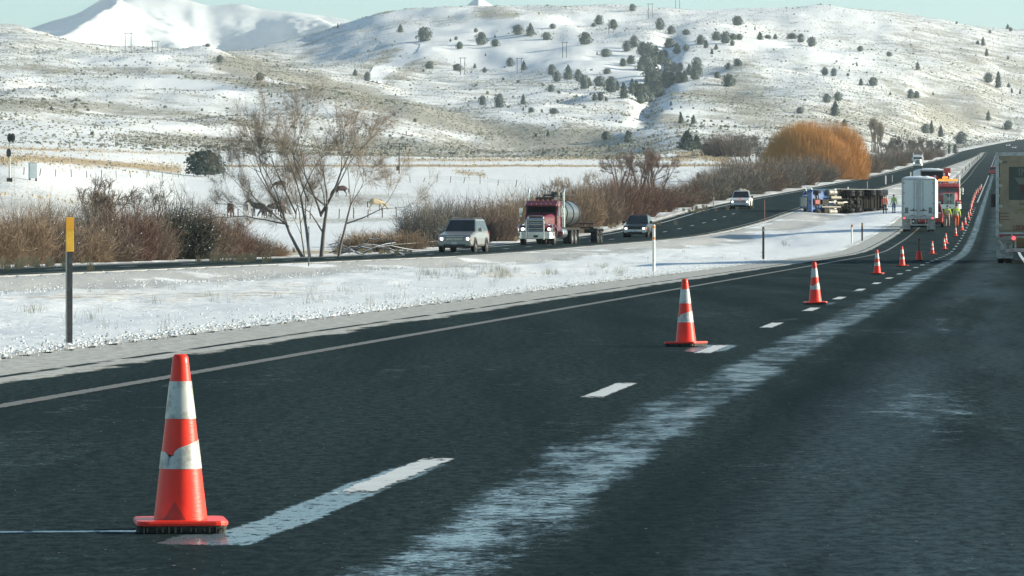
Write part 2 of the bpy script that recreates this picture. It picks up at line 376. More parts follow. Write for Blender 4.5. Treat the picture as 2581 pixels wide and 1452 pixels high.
# ================================================================ ROADS
def road_material(name, main=True):
    m, nt, out = newmat(name); uvn = N(nt, "UVMap").outputs[0]; geo = N(nt, "NewGeometry").outputs["Position"]
    sep = N(nt, "SeparateXYZ"); nt.links.new(uvn, sep.inputs[0]); o, d = sep.outputs[0], sep.outputs[1]
    def mp(sx, sy, src=geo):
        n = N(nt, "Mapping"); nt.links.new(src, n.inputs[0]); n.inputs["Scale"].default_value = (sx, sy, 1); return n.outputs[0]
    grain = noise(nt, geo, 45, 4, .7); grain2 = noise(nt, mp(1, .5), 13, 5, .78); broad = noise(nt, mp(.9, .05), 1.0, 4, .6)
    base = mixc(nt, ramp(nt, mathn(nt, 'ADD', mathn(nt, 'MULTIPLY', grain, .45), mathn(nt, 'MULTIPLY', grain2, .55)), .38, .62), (.004, .009, .009), (.046, .070, .068)); base = mixc(nt, mathn(nt, 'MULTIPLY', ramp(nt, broad, .38, .66), .55), base, (.008, .016, .017))
    # scattered grit on the surface
    base = mixc(nt, ramp(nt, noise(nt, mp(1, .5), 34, 2, .5), .745, .765), base, (.50, .43, .34))
    def track(c, hw, wob=.25, s=.06, seed=0):
        cc = mathn(nt, 'MULTIPLY', mathn(nt, 'SUBTRACT', noise(nt, mp(.05, s * 1.0 + seed * .001, uvn), 1.0, 4, .6), .5), wob * 2)
        dd = mathn(nt, 'ABSOLUTE', mathn(nt, 'SUBTRACT', mathn(nt, 'ADD', o, cc), c))
        return mathn(nt, 'SUBTRACT', 1, ramp(nt, dd, hw * .25, hw))
    if main:
        near = mathn(nt, 'MULTIPLY', mathn(nt, 'SUBTRACT', 1, ramp(nt, d, 14.5, 27)), .20)
        t1 = mathn(nt, 'MULTIPLY', track(mathn(nt, 'ADD', near, 1.10), .56, .20, .30), mathn(nt, 'ADD', .66, mathn(nt, 'MULTIPLY', ramp(nt, noise(nt, mp(1.6, .22, uvn), 1, 3), .36, .60), .22))); t2 = mathn(nt, 'MULTIPLY', track(1.75, .42, .25), mathn(nt, 'MULTIPLY', ramp(nt, noise(nt, mp(.3, .12, uvn), 1, 2), .46, .62), .42))
        t3 = mathn(nt, 'MULTIPLY', track(2.75, .75, .3), mathn(nt, 'MULTIPLY', ramp(nt, noise(nt, mp(.7, .05, uvn), 1, 4), .34, .66), .66))
        t4 = mathn(nt, 'MULTIPLY', track(-2.2, 1.0, .6), mathn(nt, 'MULTIPLY', ramp(nt, noise(nt, mp(.8, .09, uvn), 1, 3), .50, .72), .55))
        t5 = mathn(nt, 'MULTIPLY', track(.33, .30, .1), mathn(nt, 'MULTIPLY', ramp(nt, noise(nt, mp(.5, .10, uvn), 1, 3), .50, .66), .75))
        wet = mathn(nt, 'MAXIMUM', mathn(nt, 'MAXIMUM', t1, t2), mathn(nt, 'MAXIMUM', t3, mathn(nt, 'MAXIMUM', t4, t5)))
        # standing water along the first dash and the rill running left from the nearest cone
        w1 = mathn(nt, 'MULTIPLY', mathn(nt, 'SUBTRACT', 1, ramp(nt, mathn(nt, 'ABSOLUTE', mathn(nt, 'SUBTRACT', o, mathn(nt, 'ADD', .30, mathn(nt, 'MULTIPLY', mathn(nt, 'SUBTRACT', noise(nt, mp(.1, .9, uvn), 1, 4), .5), .12)))), .07, .16)), mathn(nt, 'MULTIPLY', ramp(nt, d, 17.4, 17.9), mathn(nt, 'SUBTRACT', 1, ramp(nt, d, 22.6, 24.8))))
        w2 = mathn(nt, 'MULTIPLY', mathn(nt, 'SUBTRACT', 1, ramp(nt, mathn(nt, 'ABSOLUTE', mathn(nt, 'ADD', d, mathn(nt, 'MULTIPLY', o, -.12))), .02, .09)), 1.0)
        w2 = mathn(nt, 'MULTIPLY', mathn(nt, 'SUBTRACT', 1, ramp(nt, mathn(nt, 'ABSOLUTE', mathn(nt, 'SUBTRACT', mathn(nt, 'ADD', d, mathn(nt, 'MULTIPLY', o, -.10)), 18.47)), .02, .075)), mathn(nt, 'MULTIPLY', mathn(nt, 'LESS_THAN', o, .25), mathn(nt, 'GREATER_THAN', o, -2.4)))
        w3 = mathn(nt, 'MULTIPLY', mathn(nt, 'SUBTRACT', 1, ramp(nt, mathn(nt, 'ABSOLUTE', mathn(nt, 'SUBTRACT', o, .27)), .12, .30)), mathn(nt, 'SUBTRACT', 1, ramp(nt, mathn(nt, 'ABSOLUTE', mathn(nt, 'SUBTRACT', d, 47.6)), .5, 2.2)))
        w4 = mathn(nt, 'MULTIPLY', mathn(nt, 'SUBTRACT', 1, ramp(nt, mathn(nt, 'ABSOLUTE', mathn(nt, 'SUBTRACT', o, .15)), .05, .17)), mathn(nt, 'SUBTRACT', 1, ramp(nt, mathn(nt, 'ABSOLUTE', mathn(nt, 'SUBTRACT', d, 17.95)), .15, .42)))
        pud = mathn(nt, 'MAXIMUM', mathn(nt, 'MAXIMUM', w4, w1), mathn(nt, 'MAXIMUM', w2, w3))
        pud = ramp(nt, mathn(nt, 'ADD', pud, mathn(nt, 'MULTIPLY', mathn(nt, 'SUBTRACT', noise(nt, mp(1, .6), 16, 7, .88), .5), 2.6)), .42, .60)
        wet = mathn(nt, 'MAXIMUM', wet, mathn(nt, 'MULTIPLY', ramp(nt, noise(nt, mp(.55, .10, uvn), 1, 3), .36, .66), .52))
    else:
        wet = mathn(nt, 'MULTIPLY', ramp(nt, noise(nt, mp(.5, .06, uvn), 1, 3), .40, .75), .6); pud = None
    sp = mathn(nt, 'ADD', mathn(nt, 'MULTIPLY', noise(nt, mp(1, .7), 15, 7, .92), .75), mathn(nt, 'MULTIPLY', noise(nt, mp(1, .5), 3.5, 3), .25))
    thr = mathn(nt, 'SUBTRACT', .738, mathn(nt, 'MULTIPLY', wet, .29))
    wm = ramp(nt, sp, mathn(nt, 'SUBTRACT', thr, .05), mathn(nt, 'ADD', thr, .05))
    wm = mathn(nt, 'MULTIPLY', wm, ramp(nt, wet, .02, .5))
    if pud is not None: wm = mathn(nt, 'MAXIMUM', wm, mathn(nt, 'MULTIPLY', mathn(nt, 'MULTIPLY', pud, .92), ramp(nt, grain2, .36, .48)))
    sheen = 0.0
    if main:
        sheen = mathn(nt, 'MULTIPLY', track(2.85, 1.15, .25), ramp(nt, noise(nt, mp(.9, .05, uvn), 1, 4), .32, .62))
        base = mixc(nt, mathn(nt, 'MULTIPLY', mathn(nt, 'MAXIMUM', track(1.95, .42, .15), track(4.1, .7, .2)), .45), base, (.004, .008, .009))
        base = mixc(nt, mathn(nt, 'MULTIPLY', mathn(nt, 'MULTIPLY', sheen, ramp(nt, grain2, .42, .62)), .28), base, (.10, .15, .17))  # damp band's bluish sheen also painted into the base colour
    # salt where the track dries, and sky reflection of wet film painted in colour
    base = mixc(nt, mathn(nt, 'MULTIPLY', wm, .50), base, (.31, .39, .43))
    # trampled slush over the shoulder
    so = mathn(nt, 'ADD', o, mathn(nt, 'MULTIPLY', mathn(nt, 'SUBTRACT', noise(nt, mp(1.6, .45, uvn), 1.0, 9, .74), .5), 1.1))
    if main:
        sl = mathn(nt, 'SUBTRACT', 1, ramp(nt, so, -4.75, -4.6))
        rr = mathn(nt, 'SUBTRACT', 1, ramp(nt, mathn(nt, 'ABSOLUTE', mathn(nt, 'ADD', o, 5.05)), .035, .085))
        rr = mathn(nt, 'MULTIPLY', rr, ramp(nt, noise(nt, mp(.8, .5, uvn), 1.0, 4, .7), .40, .50))
    else:
        a1 = N(nt, "Attribute"); a1.attribute_name = "edge"
        sl = mathn(nt, 'SUBTRACT', 1, ramp(nt, mathn(nt, 'ADD', a1.outputs["Fac"], mathn(nt, 'MULTIPLY', mathn(nt, 'SUBTRACT', noise(nt, mp(1, .2, uvn), 1.0, 5), .5), .9)), .25, .6)); rr = None
    slc = mixc(nt, ramp(nt, noise(nt, geo, 6, 8, .82), .34, .62), (.27, .265, .24), (.64, .63, .59)); slc = mixc(nt, mathn(nt, 'MULTIPLY', ramp(nt, grain2, .5, .7), .35), slc, (.22, .22, .21))
    if rr is not None: sl = mathn(nt, 'MULTIPLY', sl, mathn(nt, 'SUBTRACT', 1, rr))
    base = mixc(nt, sl, base, slc)
    dif = N(nt, "BsdfDiffuse"); nt.links.new(base, dif.inputs[0]); dif.inputs[1].default_value = .6
    bmp = N(nt, "Bump"); bmp.inputs["Strength"].default_value = .6; bmp.inputs["Distance"].default_value = .008
    nt.links.new(mathn(nt, 'ADD', grain, mathn(nt, 'MULTIPLY', mathn(nt, 'MULTIPLY', noise(nt, geo, 4, 6, .7), sl), 3)), bmp.inputs["Height"]); nt.links.new(bmp.outputs[0], dif.inputs["Normal"])
    gl = N(nt, "BsdfGlossy"); gl.inputs["Color"].default_value = (.72, .86, .95, 1)
    rg = mixc(nt, wm, (.42, .42, .42), (.10, .10, .10)); nt.links.new(rg, gl.inputs["Roughness"])
    ms = N(nt, "MixShader"); fac = mathn(nt, 'ADD', mathn(nt, 'ADD', .026, mathn(nt, 'MULTIPLY', sheen, .035)), mathn(nt, 'MULTIPLY', wm, .42)); fac = mathn(nt, 'MULTIPLY', fac, mathn(nt, 'SUBTRACT', 1, mathn(nt, 'MULTIPLY', sl, .9)))
    nt.links.new(fac, ms.inputs[0]); nt.links.new(dif.outputs[0], ms.inputs[1]); nt.links.new(gl.outputs[0], ms.inputs[2]); nt.links.new(ms.outputs[0], out.inputs[0])
    return m
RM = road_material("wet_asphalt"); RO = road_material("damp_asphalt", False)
def ribbon(name, m, offs, ds, gfun, lift=0.0, parent=None, kind="structure", skirt=True):
    """offs: list of functions/values of lateral offset from the lane line"""
    ds = np.asarray(ds, float); cols = []
    for k, f in enumerate(offs):
        o = f(ds) if callable(f) else np.full_like(ds, f); z = gfun(ds) + lift
        cols.append((xc(ds) + o, ds, z, o))
    if skirt:
        a = cols[0]; b = cols[-1]
        cols = [(a[0] - .02, a[1], a[2] - .3, a[3])] + cols + [(b[0] + .02, b[1], b[2] - .3, b[3])]
    V = np.stack([np.stack([c[0], c[1], c[2]], -1) for c in cols], 1).reshape(-1, 3)
    UV = np.stack([np.stack([c[3], c[1]], -1) for c in cols], 1).reshape(-1, 2)
    n, k = len(ds), len(cols); idx = np.arange(n * k).reshape(n, k)
    Q = np.stack([idx[:-1, :-1], idx[:-1, 1:], idx[1:, 1:], idx[1:, :-1]], -1).reshape(-1, 4)
    me = np_mesh(name, V, Q, [m], smooth=False, uv=UV)
    e = np.zeros((n, k)); lat = np.array([c[3] for c in cols]).T; e[:] = np.minimum(lat - lat[:, :1], lat[:, -1:] - lat)
    at_ = me.attributes.new("edge", 'FLOAT', 'POINT'); at_.data.foreach_set("value", e.ravel().astype(np.float32))
    o = link(name, me, parent)
    if kind: o["kind"] = kind
    return o
dm = np.concatenate([np.linspace(4, 230, 160), np.exp(np.linspace(math.log(233), math.log(1960), 160))])
do = np.concatenate([np.linspace(30, 230, 80), np.exp(np.linspace(math.log(233), math.log(1960), 160))])
highway = ribbon("highway", RM, [-6.3, -5, -4, -2, 0, 2, 4, 5.3], dm, g_main)
lf = lambda f, a: (lambda D: f(D) + a)
opp = ribbon("opposite_highway", RO, [lf(far_off, 0), lf(far_off, .8), (lambda D: far_off(D) * .7 + near_off(D) * .3), (lambda D: far_off(D) * .3 + near_off(D) * .7), lf(near_off, -.8), lf(near_off, 0)], do, g_opp)
hill_road = ribbon("hill_road", RO, [far_off, -10.0, -4.0, 2.0, 8.0, 16.0], np.linspace(1958, 3300, 60), g_main)
# painted markings
def paint_material(name, col, wear, centre=1.0, dashed=False):
    m, nt, out = newmat(name); geo = N(nt, "NewGeometry").outputs["Position"]; p = N(nt, "BsdfPrincipled"); nt.links.new(p.outputs[0], out.inputs[0])
    f = ramp(nt, noise(nt, geo, 11, 6, .75), wear - .06, wear + .06)
    c = mixc(nt, f, (.10, .115, .115), mixc(nt, noise(nt, geo, 3, 3), tuple(v * .75 for v in col), col)); nt.links.new(c, p.inputs["Base Color"])
    p.inputs["Roughness"].default_value = .45; p.inputs["Specular IOR Level"].default_value = .3
    uv = N(nt, "UVMap").outputs[0]; sp = N(nt, "SeparateXYZ"); nt.links.new(uv, sp.inputs[0]); mp = N(nt, "Mapping"); nt.links.new(geo, mp.inputs[0]); mp.inputs["Scale"].default_value = (1, .5, 1)
    rag = mathn(nt, 'SUBTRACT', noise(nt, mp.outputs[0], 13, 7, .82), .5); dist = mathn(nt, 'ABSOLUTE', mathn(nt, 'SUBTRACT', sp.outputs[0], centre)); msk = mathn(nt, 'LESS_THAN', mathn(nt, 'ADD', dist, mathn(nt, 'MULTIPLY', rag, .16)), .078)
    if dashed:
        fr = mathn(nt, 'SUBTRACT', mathn(nt, 'MULTIPLY', mathn(nt, 'FRACT', mathn(nt, 'DIVIDE', mathn(nt, 'SUBTRACT', sp.outputs[1], 4.4), 12.2)), 12.2), 6.1)
        msk = mathn(nt, 'MULTIPLY', msk, mathn(nt, 'LESS_THAN', mathn(nt, 'ADD', mathn(nt, 'ABSOLUTE', fr), mathn(nt, 'MULTIPLY', rag, 2.2)), 1.5))
    if dashed or centre < 0 or centre > 4:
        tr = N(nt, "BsdfTransparent"); ms = N(nt, "MixShader"); nt.links.new(msk, ms.inputs[0]); nt.links.new(tr.outputs[0], ms.inputs[1]); nt.links.new(p.outputs[0], ms.inputs[2]); nt.links.new(ms.outputs[0], out.inputs[0])
    return m
PWD = None
PW = paint_material("worn_white_paint", (.50, .53, .54), .46); PY = paint_material("worn_yellow_paint", (.18, .135, .085), .47, -3.605); PYO = paint_material("yellow_paint", (.30, .25, .16), .45); PE = paint_material("edge_white_paint", (.60, .62, .62), .38); PWD = paint_material("ragged_white_paint", (.66, .67, .65), .38, .315, True)
for k in range(40):
    c = 34.9 + 12.2 * (k - 2)
    if c < 6 or c > 520: continue
    ribbon("lane_dash", PWD if c < 130 else PW, [.20, .43] if c < 130 else [.24, .39], np.linspace(c - (1.9 if c < 130 else 1.55), c + (1.9 if c < 130 else 1.55), 4), g_main, .005, highway, None, False)
ribbon("lane_line", PW, [.22, .40], np.exp(np.linspace(math.log(530), math.log(1800), 60)), g_main, .012, highway, None, False)
ribbon("edge_line", PY, [-3.74, -3.47], dm, g_main, .006, highway, None, False)
ribbon("edge_line", PE, [4.12, 4.27], dm, g_main, .006, highway, None, False)
ribbon("edge_line", PE, [lf(far_off, 1.35), lf(far_off, 1.52)], do, g_opp, .010, opp, None, False)
ribbon("edge_line", PYO, [lf(near_off, -1.0), lf(near_off, -.85)], do, g_opp, .010, opp, None, False)
for k in range(26):
    c = 150 + 12.2 * k; ribbon("lane_dash", PW, [lambda D: far_off(D) * .5 + near_off(D) * .5 - .1, lambda D: far_off(D) * .5 + near_off(D) * .5 + .1], np.linspace(c - 1.5, c + 1.5, 3), g_opp, .008, opp, None, False)

# ================================================================ FAR MOUNTAINS
def mountain_material():
    m, nt, out = newmat("mountain_snow"); p = N(nt, "BsdfPrincipled"); nt.links.new(p.outputs[0], out.inputs[0]); g = N(nt, "NewGeometry").outputs["Position"]
    mp = N(nt, "Mapping"); nt.links.new(g, mp.inputs[0]); mp.inputs["Scale"].default_value = (1, .35, 1.4); n = noise(nt, mp.outputs[0], .0022, 8, .66)
    c = mixc(nt, ramp(nt, n, .46, .62), (.68, .70, .71), (.30, .35, .40)); nt.links.new(c, p.inputs["Base Color"]); p.inputs["Roughness"].default_value = .9; p.inputs["Specular IOR Level"].default_value = .1; return m  # blue-grey patches put snow shade into the colour, besides bare brush and rock
MM = mountain_material()
def mountain(name, ridge, d0, depth, base_y, px0, px1, amp, seed):
    pxs = np.linspace(px0, px1, 520); t = np.linspace(0, 1, 220); P, T = np.meshgrid(pxs, t)
    D = d0 + depth * T; X = (P - CX) * D / F
    ry = pchip([r[0] for r in ridge], [r[1] for r in ridge], P)
    peak = CAMZ - (ry - HY) * (d0 + depth * .62) / F; bz = CAMZ - (base_y - HY) * d0 / F
    prof = np.where(T < .62, sstep(-.25, .62, T), 1 - .8 * ((T - .62) / .38))
    prof = prof ** 1.25
    rn = fbm(X + 220 * fbm(X, D * .4, 900, 2, seed + 5), D * .13, 400, 4, seed, .42)
    rn2 = 1 - 2 * np.abs(fbm(X + 120 * rn, D * .55, 230, 5, seed + 9, .6))
    Z = bz + (peak - bz) * prof + amp * np.minimum(rn * .9 - .42, 0) * np.sin(np.clip(T / .62, 0, 1) * math.pi) ** .5 + amp * .05 * (rn2 - 1) * np.sin(np.clip(T / .62, 0, 1) * math.pi) ** .5
    Z[-1] = -200; Z[0] = -200
    n, k = P.shape; idx = np.arange(n * k).reshape(n, k)
    Q = np.stack([idx[:-1, :-1], idx[:-1, 1:], idx[1:, 1:], idx[1:, :-1]], -1).reshape(-1, 4)
    tag(link(name, np_mesh(name, np.stack([X, D, Z], -1).reshape(-1, 3), Q, [MM], smooth=True)), kind="structure")
mountain("mountain", [(-900, 150), (-300, 110), (-60, 98), (60, 88), (130, 66), (190, 48), (255, 12), (300, -8), (350, -17), (420, -15), (480, 1), (535, 13), (600, 9), (660, 22), (760, 32), (860, 46), (930, 66), (1100, 110), (1300, 150)], 9500, 5200, 165, -900, 1300, 300, 4)
mountain("snow_peak", [(1040, 70), (1120, 42), (1165, 22), (1190, 2), (1206, -8), (1222, 2), (1250, 16), (1330, 30), (1450, 60)], 6800, 900, 120, 1040, 1450, 30, 14)
mountain("low_snow_ridge", [(-700, 70), (-200, 78), (0, 88), (60, 95), (105, 112), (150, 140)], 5600, 700, 150, -700, 150, 30, 24)
# ---------------------------------------------------------------- snowy track up the hill
def track_sheet():
    cl = [(1052, 104, 20), (1082, 106, 24), (1094, 114, 24), (1088, 126, 22), (1060, 140, 22), (1025, 152, 22), (990, 166, 20), (962, 180, 16), (948, 196, 12), (944, 208, 9)]
    P = [at(x, y, 2350) for x, y, w_ in cl]; tt = np.linspace(0, len(cl) - 1, 70); ii = np.arange(len(cl))
    cx_ = pchip(ii, [q.x for q in P], tt); cy_ = pchip(ii, [q.y for q in P], tt); ww = np.interp(tt, ii, [c[2] * 3000 / F for c in cl]); tx = np.gradient(cx_); ty = np.gradient(cy_); L = np.hypot(tx, ty)
    G = [(cx_ + k * ww * ty / L * 1.6, cy_ - k * ww * tx / L * 1.6) for k in np.linspace(-1, 1, 7)]
    Z = [zt(a, b, False) for a, b in G]; zm = np.max(Z, axis=0)
    V = np.array([[(a[i], b[i], z[i] + .3) for (a, b), z in zip(G, Z)] for i in range(70)]).reshape(-1, 3)
    Q = [(i*7+k, i*7+k+1, (i+1)*7+k+1, (i+1)*7+k) for i in range(69) for k in range(6)]
    m = mat("track_snow", (.74, .76, .77), .8, var=.10, vscale=.15)
    tag(link("snowy_track", np_mesh("snowy_track", V, Q, [m])), kind="structure")
track_sheet()

# ---------------------------------------------------------------- low brush that nobody could count
def scatter(name, m, n, prob, size, hgt, dr, pr=(-80, 2660), sides=4, seed=3, dlog=True):
    r = np.random.default_rng(seed); P = r.uniform(pr[0], pr[1], n)
    D = np.exp(r.uniform(math.log(dr[0]), math.log(dr[1]), n)) if dlog else r.uniform(dr[0], dr[1], n)
    X = (P - CX) * D / F; Z = zt(X, D, False); o = X - xc(D)
    sage, tan, grit, far = cover(X, D, Z)
    keep = r.uniform(0, 1, n) < prob(X, D, Z, P, o, sage, tan); X, D, Z = X[keep], D[keep], Z[keep]; n = len(X)
    R = r.uniform(size[0], size[1], n) ** 1.0; H = r.uniform(hgt[0], hgt[1], n); k = sides
    a = np.linspace(0, 2 * math.pi, k, endpoint=False)[None] + r.uniform(0, 6, (n, 1)); rr = R[:, None] * r.uniform(.55, 1.15, (n, k))
    bx = X[:, None] + rr * np.cos(a); by = D[:, None] + rr * np.sin(a); bz = np.repeat(Z[:, None] - .15, k, 1)
    mx = X[:, None] + rr * 1.0 * np.cos(a + .4) * .85; my = D[:, None] + rr * np.sin(a + .4) * .85; mz = Z[:, None] + H[:, None] * r.uniform(.45, .9, (n, k))
    tx = X + R * r.uniform(-.3, .3, n); ty = D + R * r.uniform(-.3, .3, n); tz = Z + H
    V = np.concatenate([np.stack([bx, by, bz], -1), np.stack([mx, my, mz], -1), np.stack([tx, ty, tz], -1)[:, None]], 1)
    Fc = []
    for i in range(k):
        j = (i + 1) % k; Fc += [(i, j, k + j), (i, k + j, k + i), (k + i, k + j, 2 * k)]
    Fc = np.array(Fc)[None] + (np.arange(n) * (2 * k + 1))[:, None, None]
    return tag(link(name, np_mesh(name, V.reshape(-1, 3), Fc.reshape(-1, 3), [m])), kind="stuff")
SAGE_M = mat("sagebrush_leaf", (.255, .25, .205), .9, var=.3, vscale=.4, spec=.1)
OLIVE_M = mat("bitterbrush_leaf", (.16, .165, .125), .9, var=.3, vscale=.4, spec=.1)
DRY_M = mat("dry_grass", (.44, .33, .20), .9, var=.3, vscale=.8, spec=.1)
scatter("sagebrush", SAGE_M, 200000, lambda X, D, Z, P, o, s, t: np.clip(s * 1.15 - .12, 0, 1) * np.clip(D / 2600, .45, 1) * (fbm(X, D * .4, 40, 3, 8) + .75) * ((o < far_off(D) - 6) | (D > 2700)), (.25, .65), (.2, .55), (1250, 3900), sides=4, seed=3)
scatter("dark_brush", OLIVE_M, 9000, lambda X, D, Z, P, o, s, t: np.clip(s, 0, 1) * ((fbm(X, D * .4, 70, 3, 18) > .1) * .8 + .1) * ((o < far_off(D) - 8) | (D > 2700)), (.5, 1.2), (.5, 1.2), (1300, 3900), sides=5, seed=5)
scatter("bank_grass", mat("pale_dry_grass", (.50, .39, .25), .9, var=.25, vscale=.8, spec=.1), 45000, lambda X, D, Z, P, o, s, t: np.clip(t * 1.3, 0, 1) * (o < far_off(D) - 6), (.08, .19), (.18, .42), (540, 1500), sides=4, seed=9)
scatter("bank_sagebrush", SAGE_M, 5200, lambda X, D, Z, P, o, s, t: np.clip(t * 1.4 - .1, 0, .9) * (o < far_off(D) - 12) * (P < 2000), (.15, .42), (.15, .4), (600, 1250), sides=7, seed=12)

# ---------------------------------------------------------------- winter haze between here and the mountains
def haze(dens=5.0e-5):
    m, nt, out = newmat("thin_air"); v = N(nt, "VolumePrincipled"); v.inputs["Color"].default_value = (.74, .88, 1.0, 1); v.inputs["Density"].default_value = dens
    v.inputs["Anisotropy"].default_value = .2
    nt.links.new(v.outputs[0], out.inputs["Volume"])
    b = MB().box((0, 8300, 480), (14000, 17600, 2200)); b.build("haze", m)["kind"] = "stuff"
haze()
# ================================================================ VEGETATION
BARK = mat("grey_bark", (.16, .145, .13), .9, var=.35, vscale=2.5, spec=.1)
BARKD = mat("dark_bark", (.075, .068, .062), .9, var=.35, vscale=2.5, spec=.1)
TWIG = mat("pale_brown_twigs", (.34, .28, .22), .9, var=.3, vscale=1.2, spec=.1)
TWIGR = mat("reddish_twigs", (.17, .11, .09), .9, var=.3, vscale=.7, spec=.1)
TWIGB = mat("brown_twigs", (.19, .145, .115), .9, var=.35, vscale=.7, spec=.1)
TWIGT = mat("tan_twigs", (.27, .20, .14), .9, var=.3, vscale=.7, spec=.1)
TWIGG = mat("grey_twigs", (.17, .155, .135), .9, var=.3, vscale=.7, spec=.1)
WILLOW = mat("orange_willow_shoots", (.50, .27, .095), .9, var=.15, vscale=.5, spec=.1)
JUNI = mat("juniper_foliage", (.095, .12, .10), .9, var=.45, vscale=1.3, spec=.1)
JUNIG = mat("frosted_foliage", (.13, .155, .14), .9, var=.4, vscale=1.3, spec=.1)
SNOWM = mat("clinging_snow", (.8, .82, .84), .8, var=.05)
def stems_mesh(name, n, h, w, m, rad=.012, segs=3, forks=2, lean=.5, seed=1, snow=0.0, base=.25, dome=True):
    """a clump of thin upright stems that fork and droop; every stem is a tapering blade crossed by a second one"""
    r = np.random.default_rng(seed); V = []; Q = []; MI = []
    def strand(p, d, L, rr, k, mi=0):
        pts = [p]; dd = d.copy()
        for i in range(k):
            dd = dd + r.normal(0, .13, 3) + np.array([0, 0, -.03]); dd /= np.linalg.norm(dd); pts.append(pts[-1] + dd * L / k)
        side = np.cross(dd, r.normal(0, 1, 3)); side /= np.linalg.norm(side) + 1e-9
        b = len(V)
        for i, q in enumerate(pts):
            t = rr * (1 - .75 * i / k); V.append(q - side * t); V.append(q + side * t)
        for i in range(k): Q.append((b + 2*i, b + 2*i + 1, b + 2*i + 3, b + 2*i + 2)); MI.append(mi)
        return pts
    for i in range(n):
        a = r.uniform(0, 2 * math.pi); q = math.sqrt(r.uniform(0, 1)); bx = np.array([math.cos(a) * q * w * base, math.sin(a) * q * w * base, -.1])
        lx = lean * (q ** .8) * (w / h)
        d = np.array([math.cos(a) * lx, math.sin(a) * lx, 1.0]) + np.array([*r.normal(0, .16, 2), 0]); d /= np.linalg.norm(d)
        L = h * r.uniform(.55, 1.05) * (math.sqrt(max(.15, 1 - .75 * q * q)) if dome else 1)
        pts = strand(bx, d, L, rad, segs)
        for f in range(forks):
            k = r.integers(1, segs + 1); t = r.uniform(0, 1); p = pts[k - 1] * (1 - t) + pts[k] * t
            d2 = (pts[k] - pts[k-1]); d2 /= np.linalg.norm(d2); d2 = d2 + r.normal(0, .58, 3); d2 /= np.linalg.norm(d2)
            strand(p, d2, L * r.uniform(.2, .45), rad * .6, 2)
        if snow and r.uniform() < snow:
            k = r.integers(1, segs + 1); p = pts[k]; s = r.uniform(.006, .017); b = len(V)
            for dx, dy, dz in ((-1, 0, 0), (0, 0, .6), (1, 0, 0), (0, .4, -.3)): V.append(p + np.array([dx, dy, dz]) * s)
            Q.append((b, b + 1, b + 2, b + 3)); MI.append(1)
    return np_mesh(name, np.array(V), np.array(Q), [m, SNOWM], midx=MI)
def tubes_mesh(name, segs, mats, twigs=()):
    """segs: (p0,p1,r0,r1,n); twigs: flat blades (p0,p1,r)"""
    V = []; Q = []; MI = []
    for p0, p1, r0, r1, n in segs:
        ax = p1 - p0; L = np.linalg.norm(ax) + 1e-9; ax = ax / L
        u = np.cross(ax, [0.31, .77, .2]); u /= np.linalg.norm(u) + 1e-9; v = np.cross(ax, u); b = len(V)
        for p, rr in ((p0, r0), (p1, r1)):
            for k in range(n): a = 2 * math.pi * k / n; V.append(p + rr * (math.cos(a) * u + math.sin(a) * v))
        for k in range(n): Q.append((b + k, b + (k + 1) % n, b + n + (k + 1) % n, b + n + k)); MI.append(0)
    for p0, p1, rr in twigs:
        ax = p1 - p0; u = np.cross(ax, rngT.normal(0, 1, 3)); u /= np.linalg.norm(u) + 1e-9; b = len(V)
        V += [p0 - u * rr, p0 + u * rr, p1 + u * rr * .4, p1 - u * rr * .4]; Q.append((b, b + 1, b + 2, b + 3)); MI.append(1)
    return V, Q, MI
rngT = np.random.default_rng(11)
def grow(starts, depth, r, segs, twigs, spread=.42, up=.12, ratio=.72, minr=.012, kids=(2, 3), twl=.5, gn=5, shoots=3):
    """recursive branching from curving limbs; side shoots and fine twigs leave the limb all along its length"""
    for p, d, L, rad in starts:
        d = d / np.linalg.norm(d); k = 4; q = p; rr = rad; P = [p]
        for i in range(k):
            dn = d + r.normal(0, .075, 3) + np.array([0, 0, up * .25]); dn /= np.linalg.norm(dn); e = q + dn * L / k; r1 = rad * (1 - .45 * (i + 1) / k)
            if depth > 1 or rad > .03: segs.append((q, e, rr, r1, gn if rad > .05 else 3))
            else: twigs.append((q, e, max(r1, minr * 1.3)))
            if i > 0 and depth > 0 and r.uniform() < .55:
                grow([(e, dn + r.normal(0, spread * 1.2, 3), L * ratio * r.uniform(.55, .85), r1 * .5)], depth - 1, r, segs, twigs, spread, up, ratio, minr, kids, twl, gn, shoots)
            if depth <= 2:
                for _ in range(shoots if depth < 2 else 2):
                    t = r.uniform(0, 1); s0 = q * (1 - t) + e * t; d2 = dn + r.normal(0, .5, 3); d2 /= np.linalg.norm(d2); l = twl * r.uniform(.35, 1.0); m1 = s0 + d2 * l * .55; d3 = d2 + r.normal(0, .25, 3) + np.array([0, 0, .1]); e2 = m1 + d3 / np.linalg.norm(d3) * l * .5
                    twigs.append((s0, m1, minr)); twigs.append((m1, e2, minr * .75)); d4 = d2 + r.normal(0, .5, 3); twigs.append((m1, m1 + d4 / np.linalg.norm(d4) * l * .35, minr * .7))
            q, d, rr = e, dn, r1
        if depth > 0:
            for _ in range(r.integers(kids[0], kids[1] + 1)):
                grow([(q, d + r.normal(0, spread, 3) + np.array([0, 0, up]), L * ratio * r.uniform(.8, 1.1), rr * .75)], depth - 1, r, segs, twigs, spread, up, ratio, minr, kids, twl, gn, shoots)
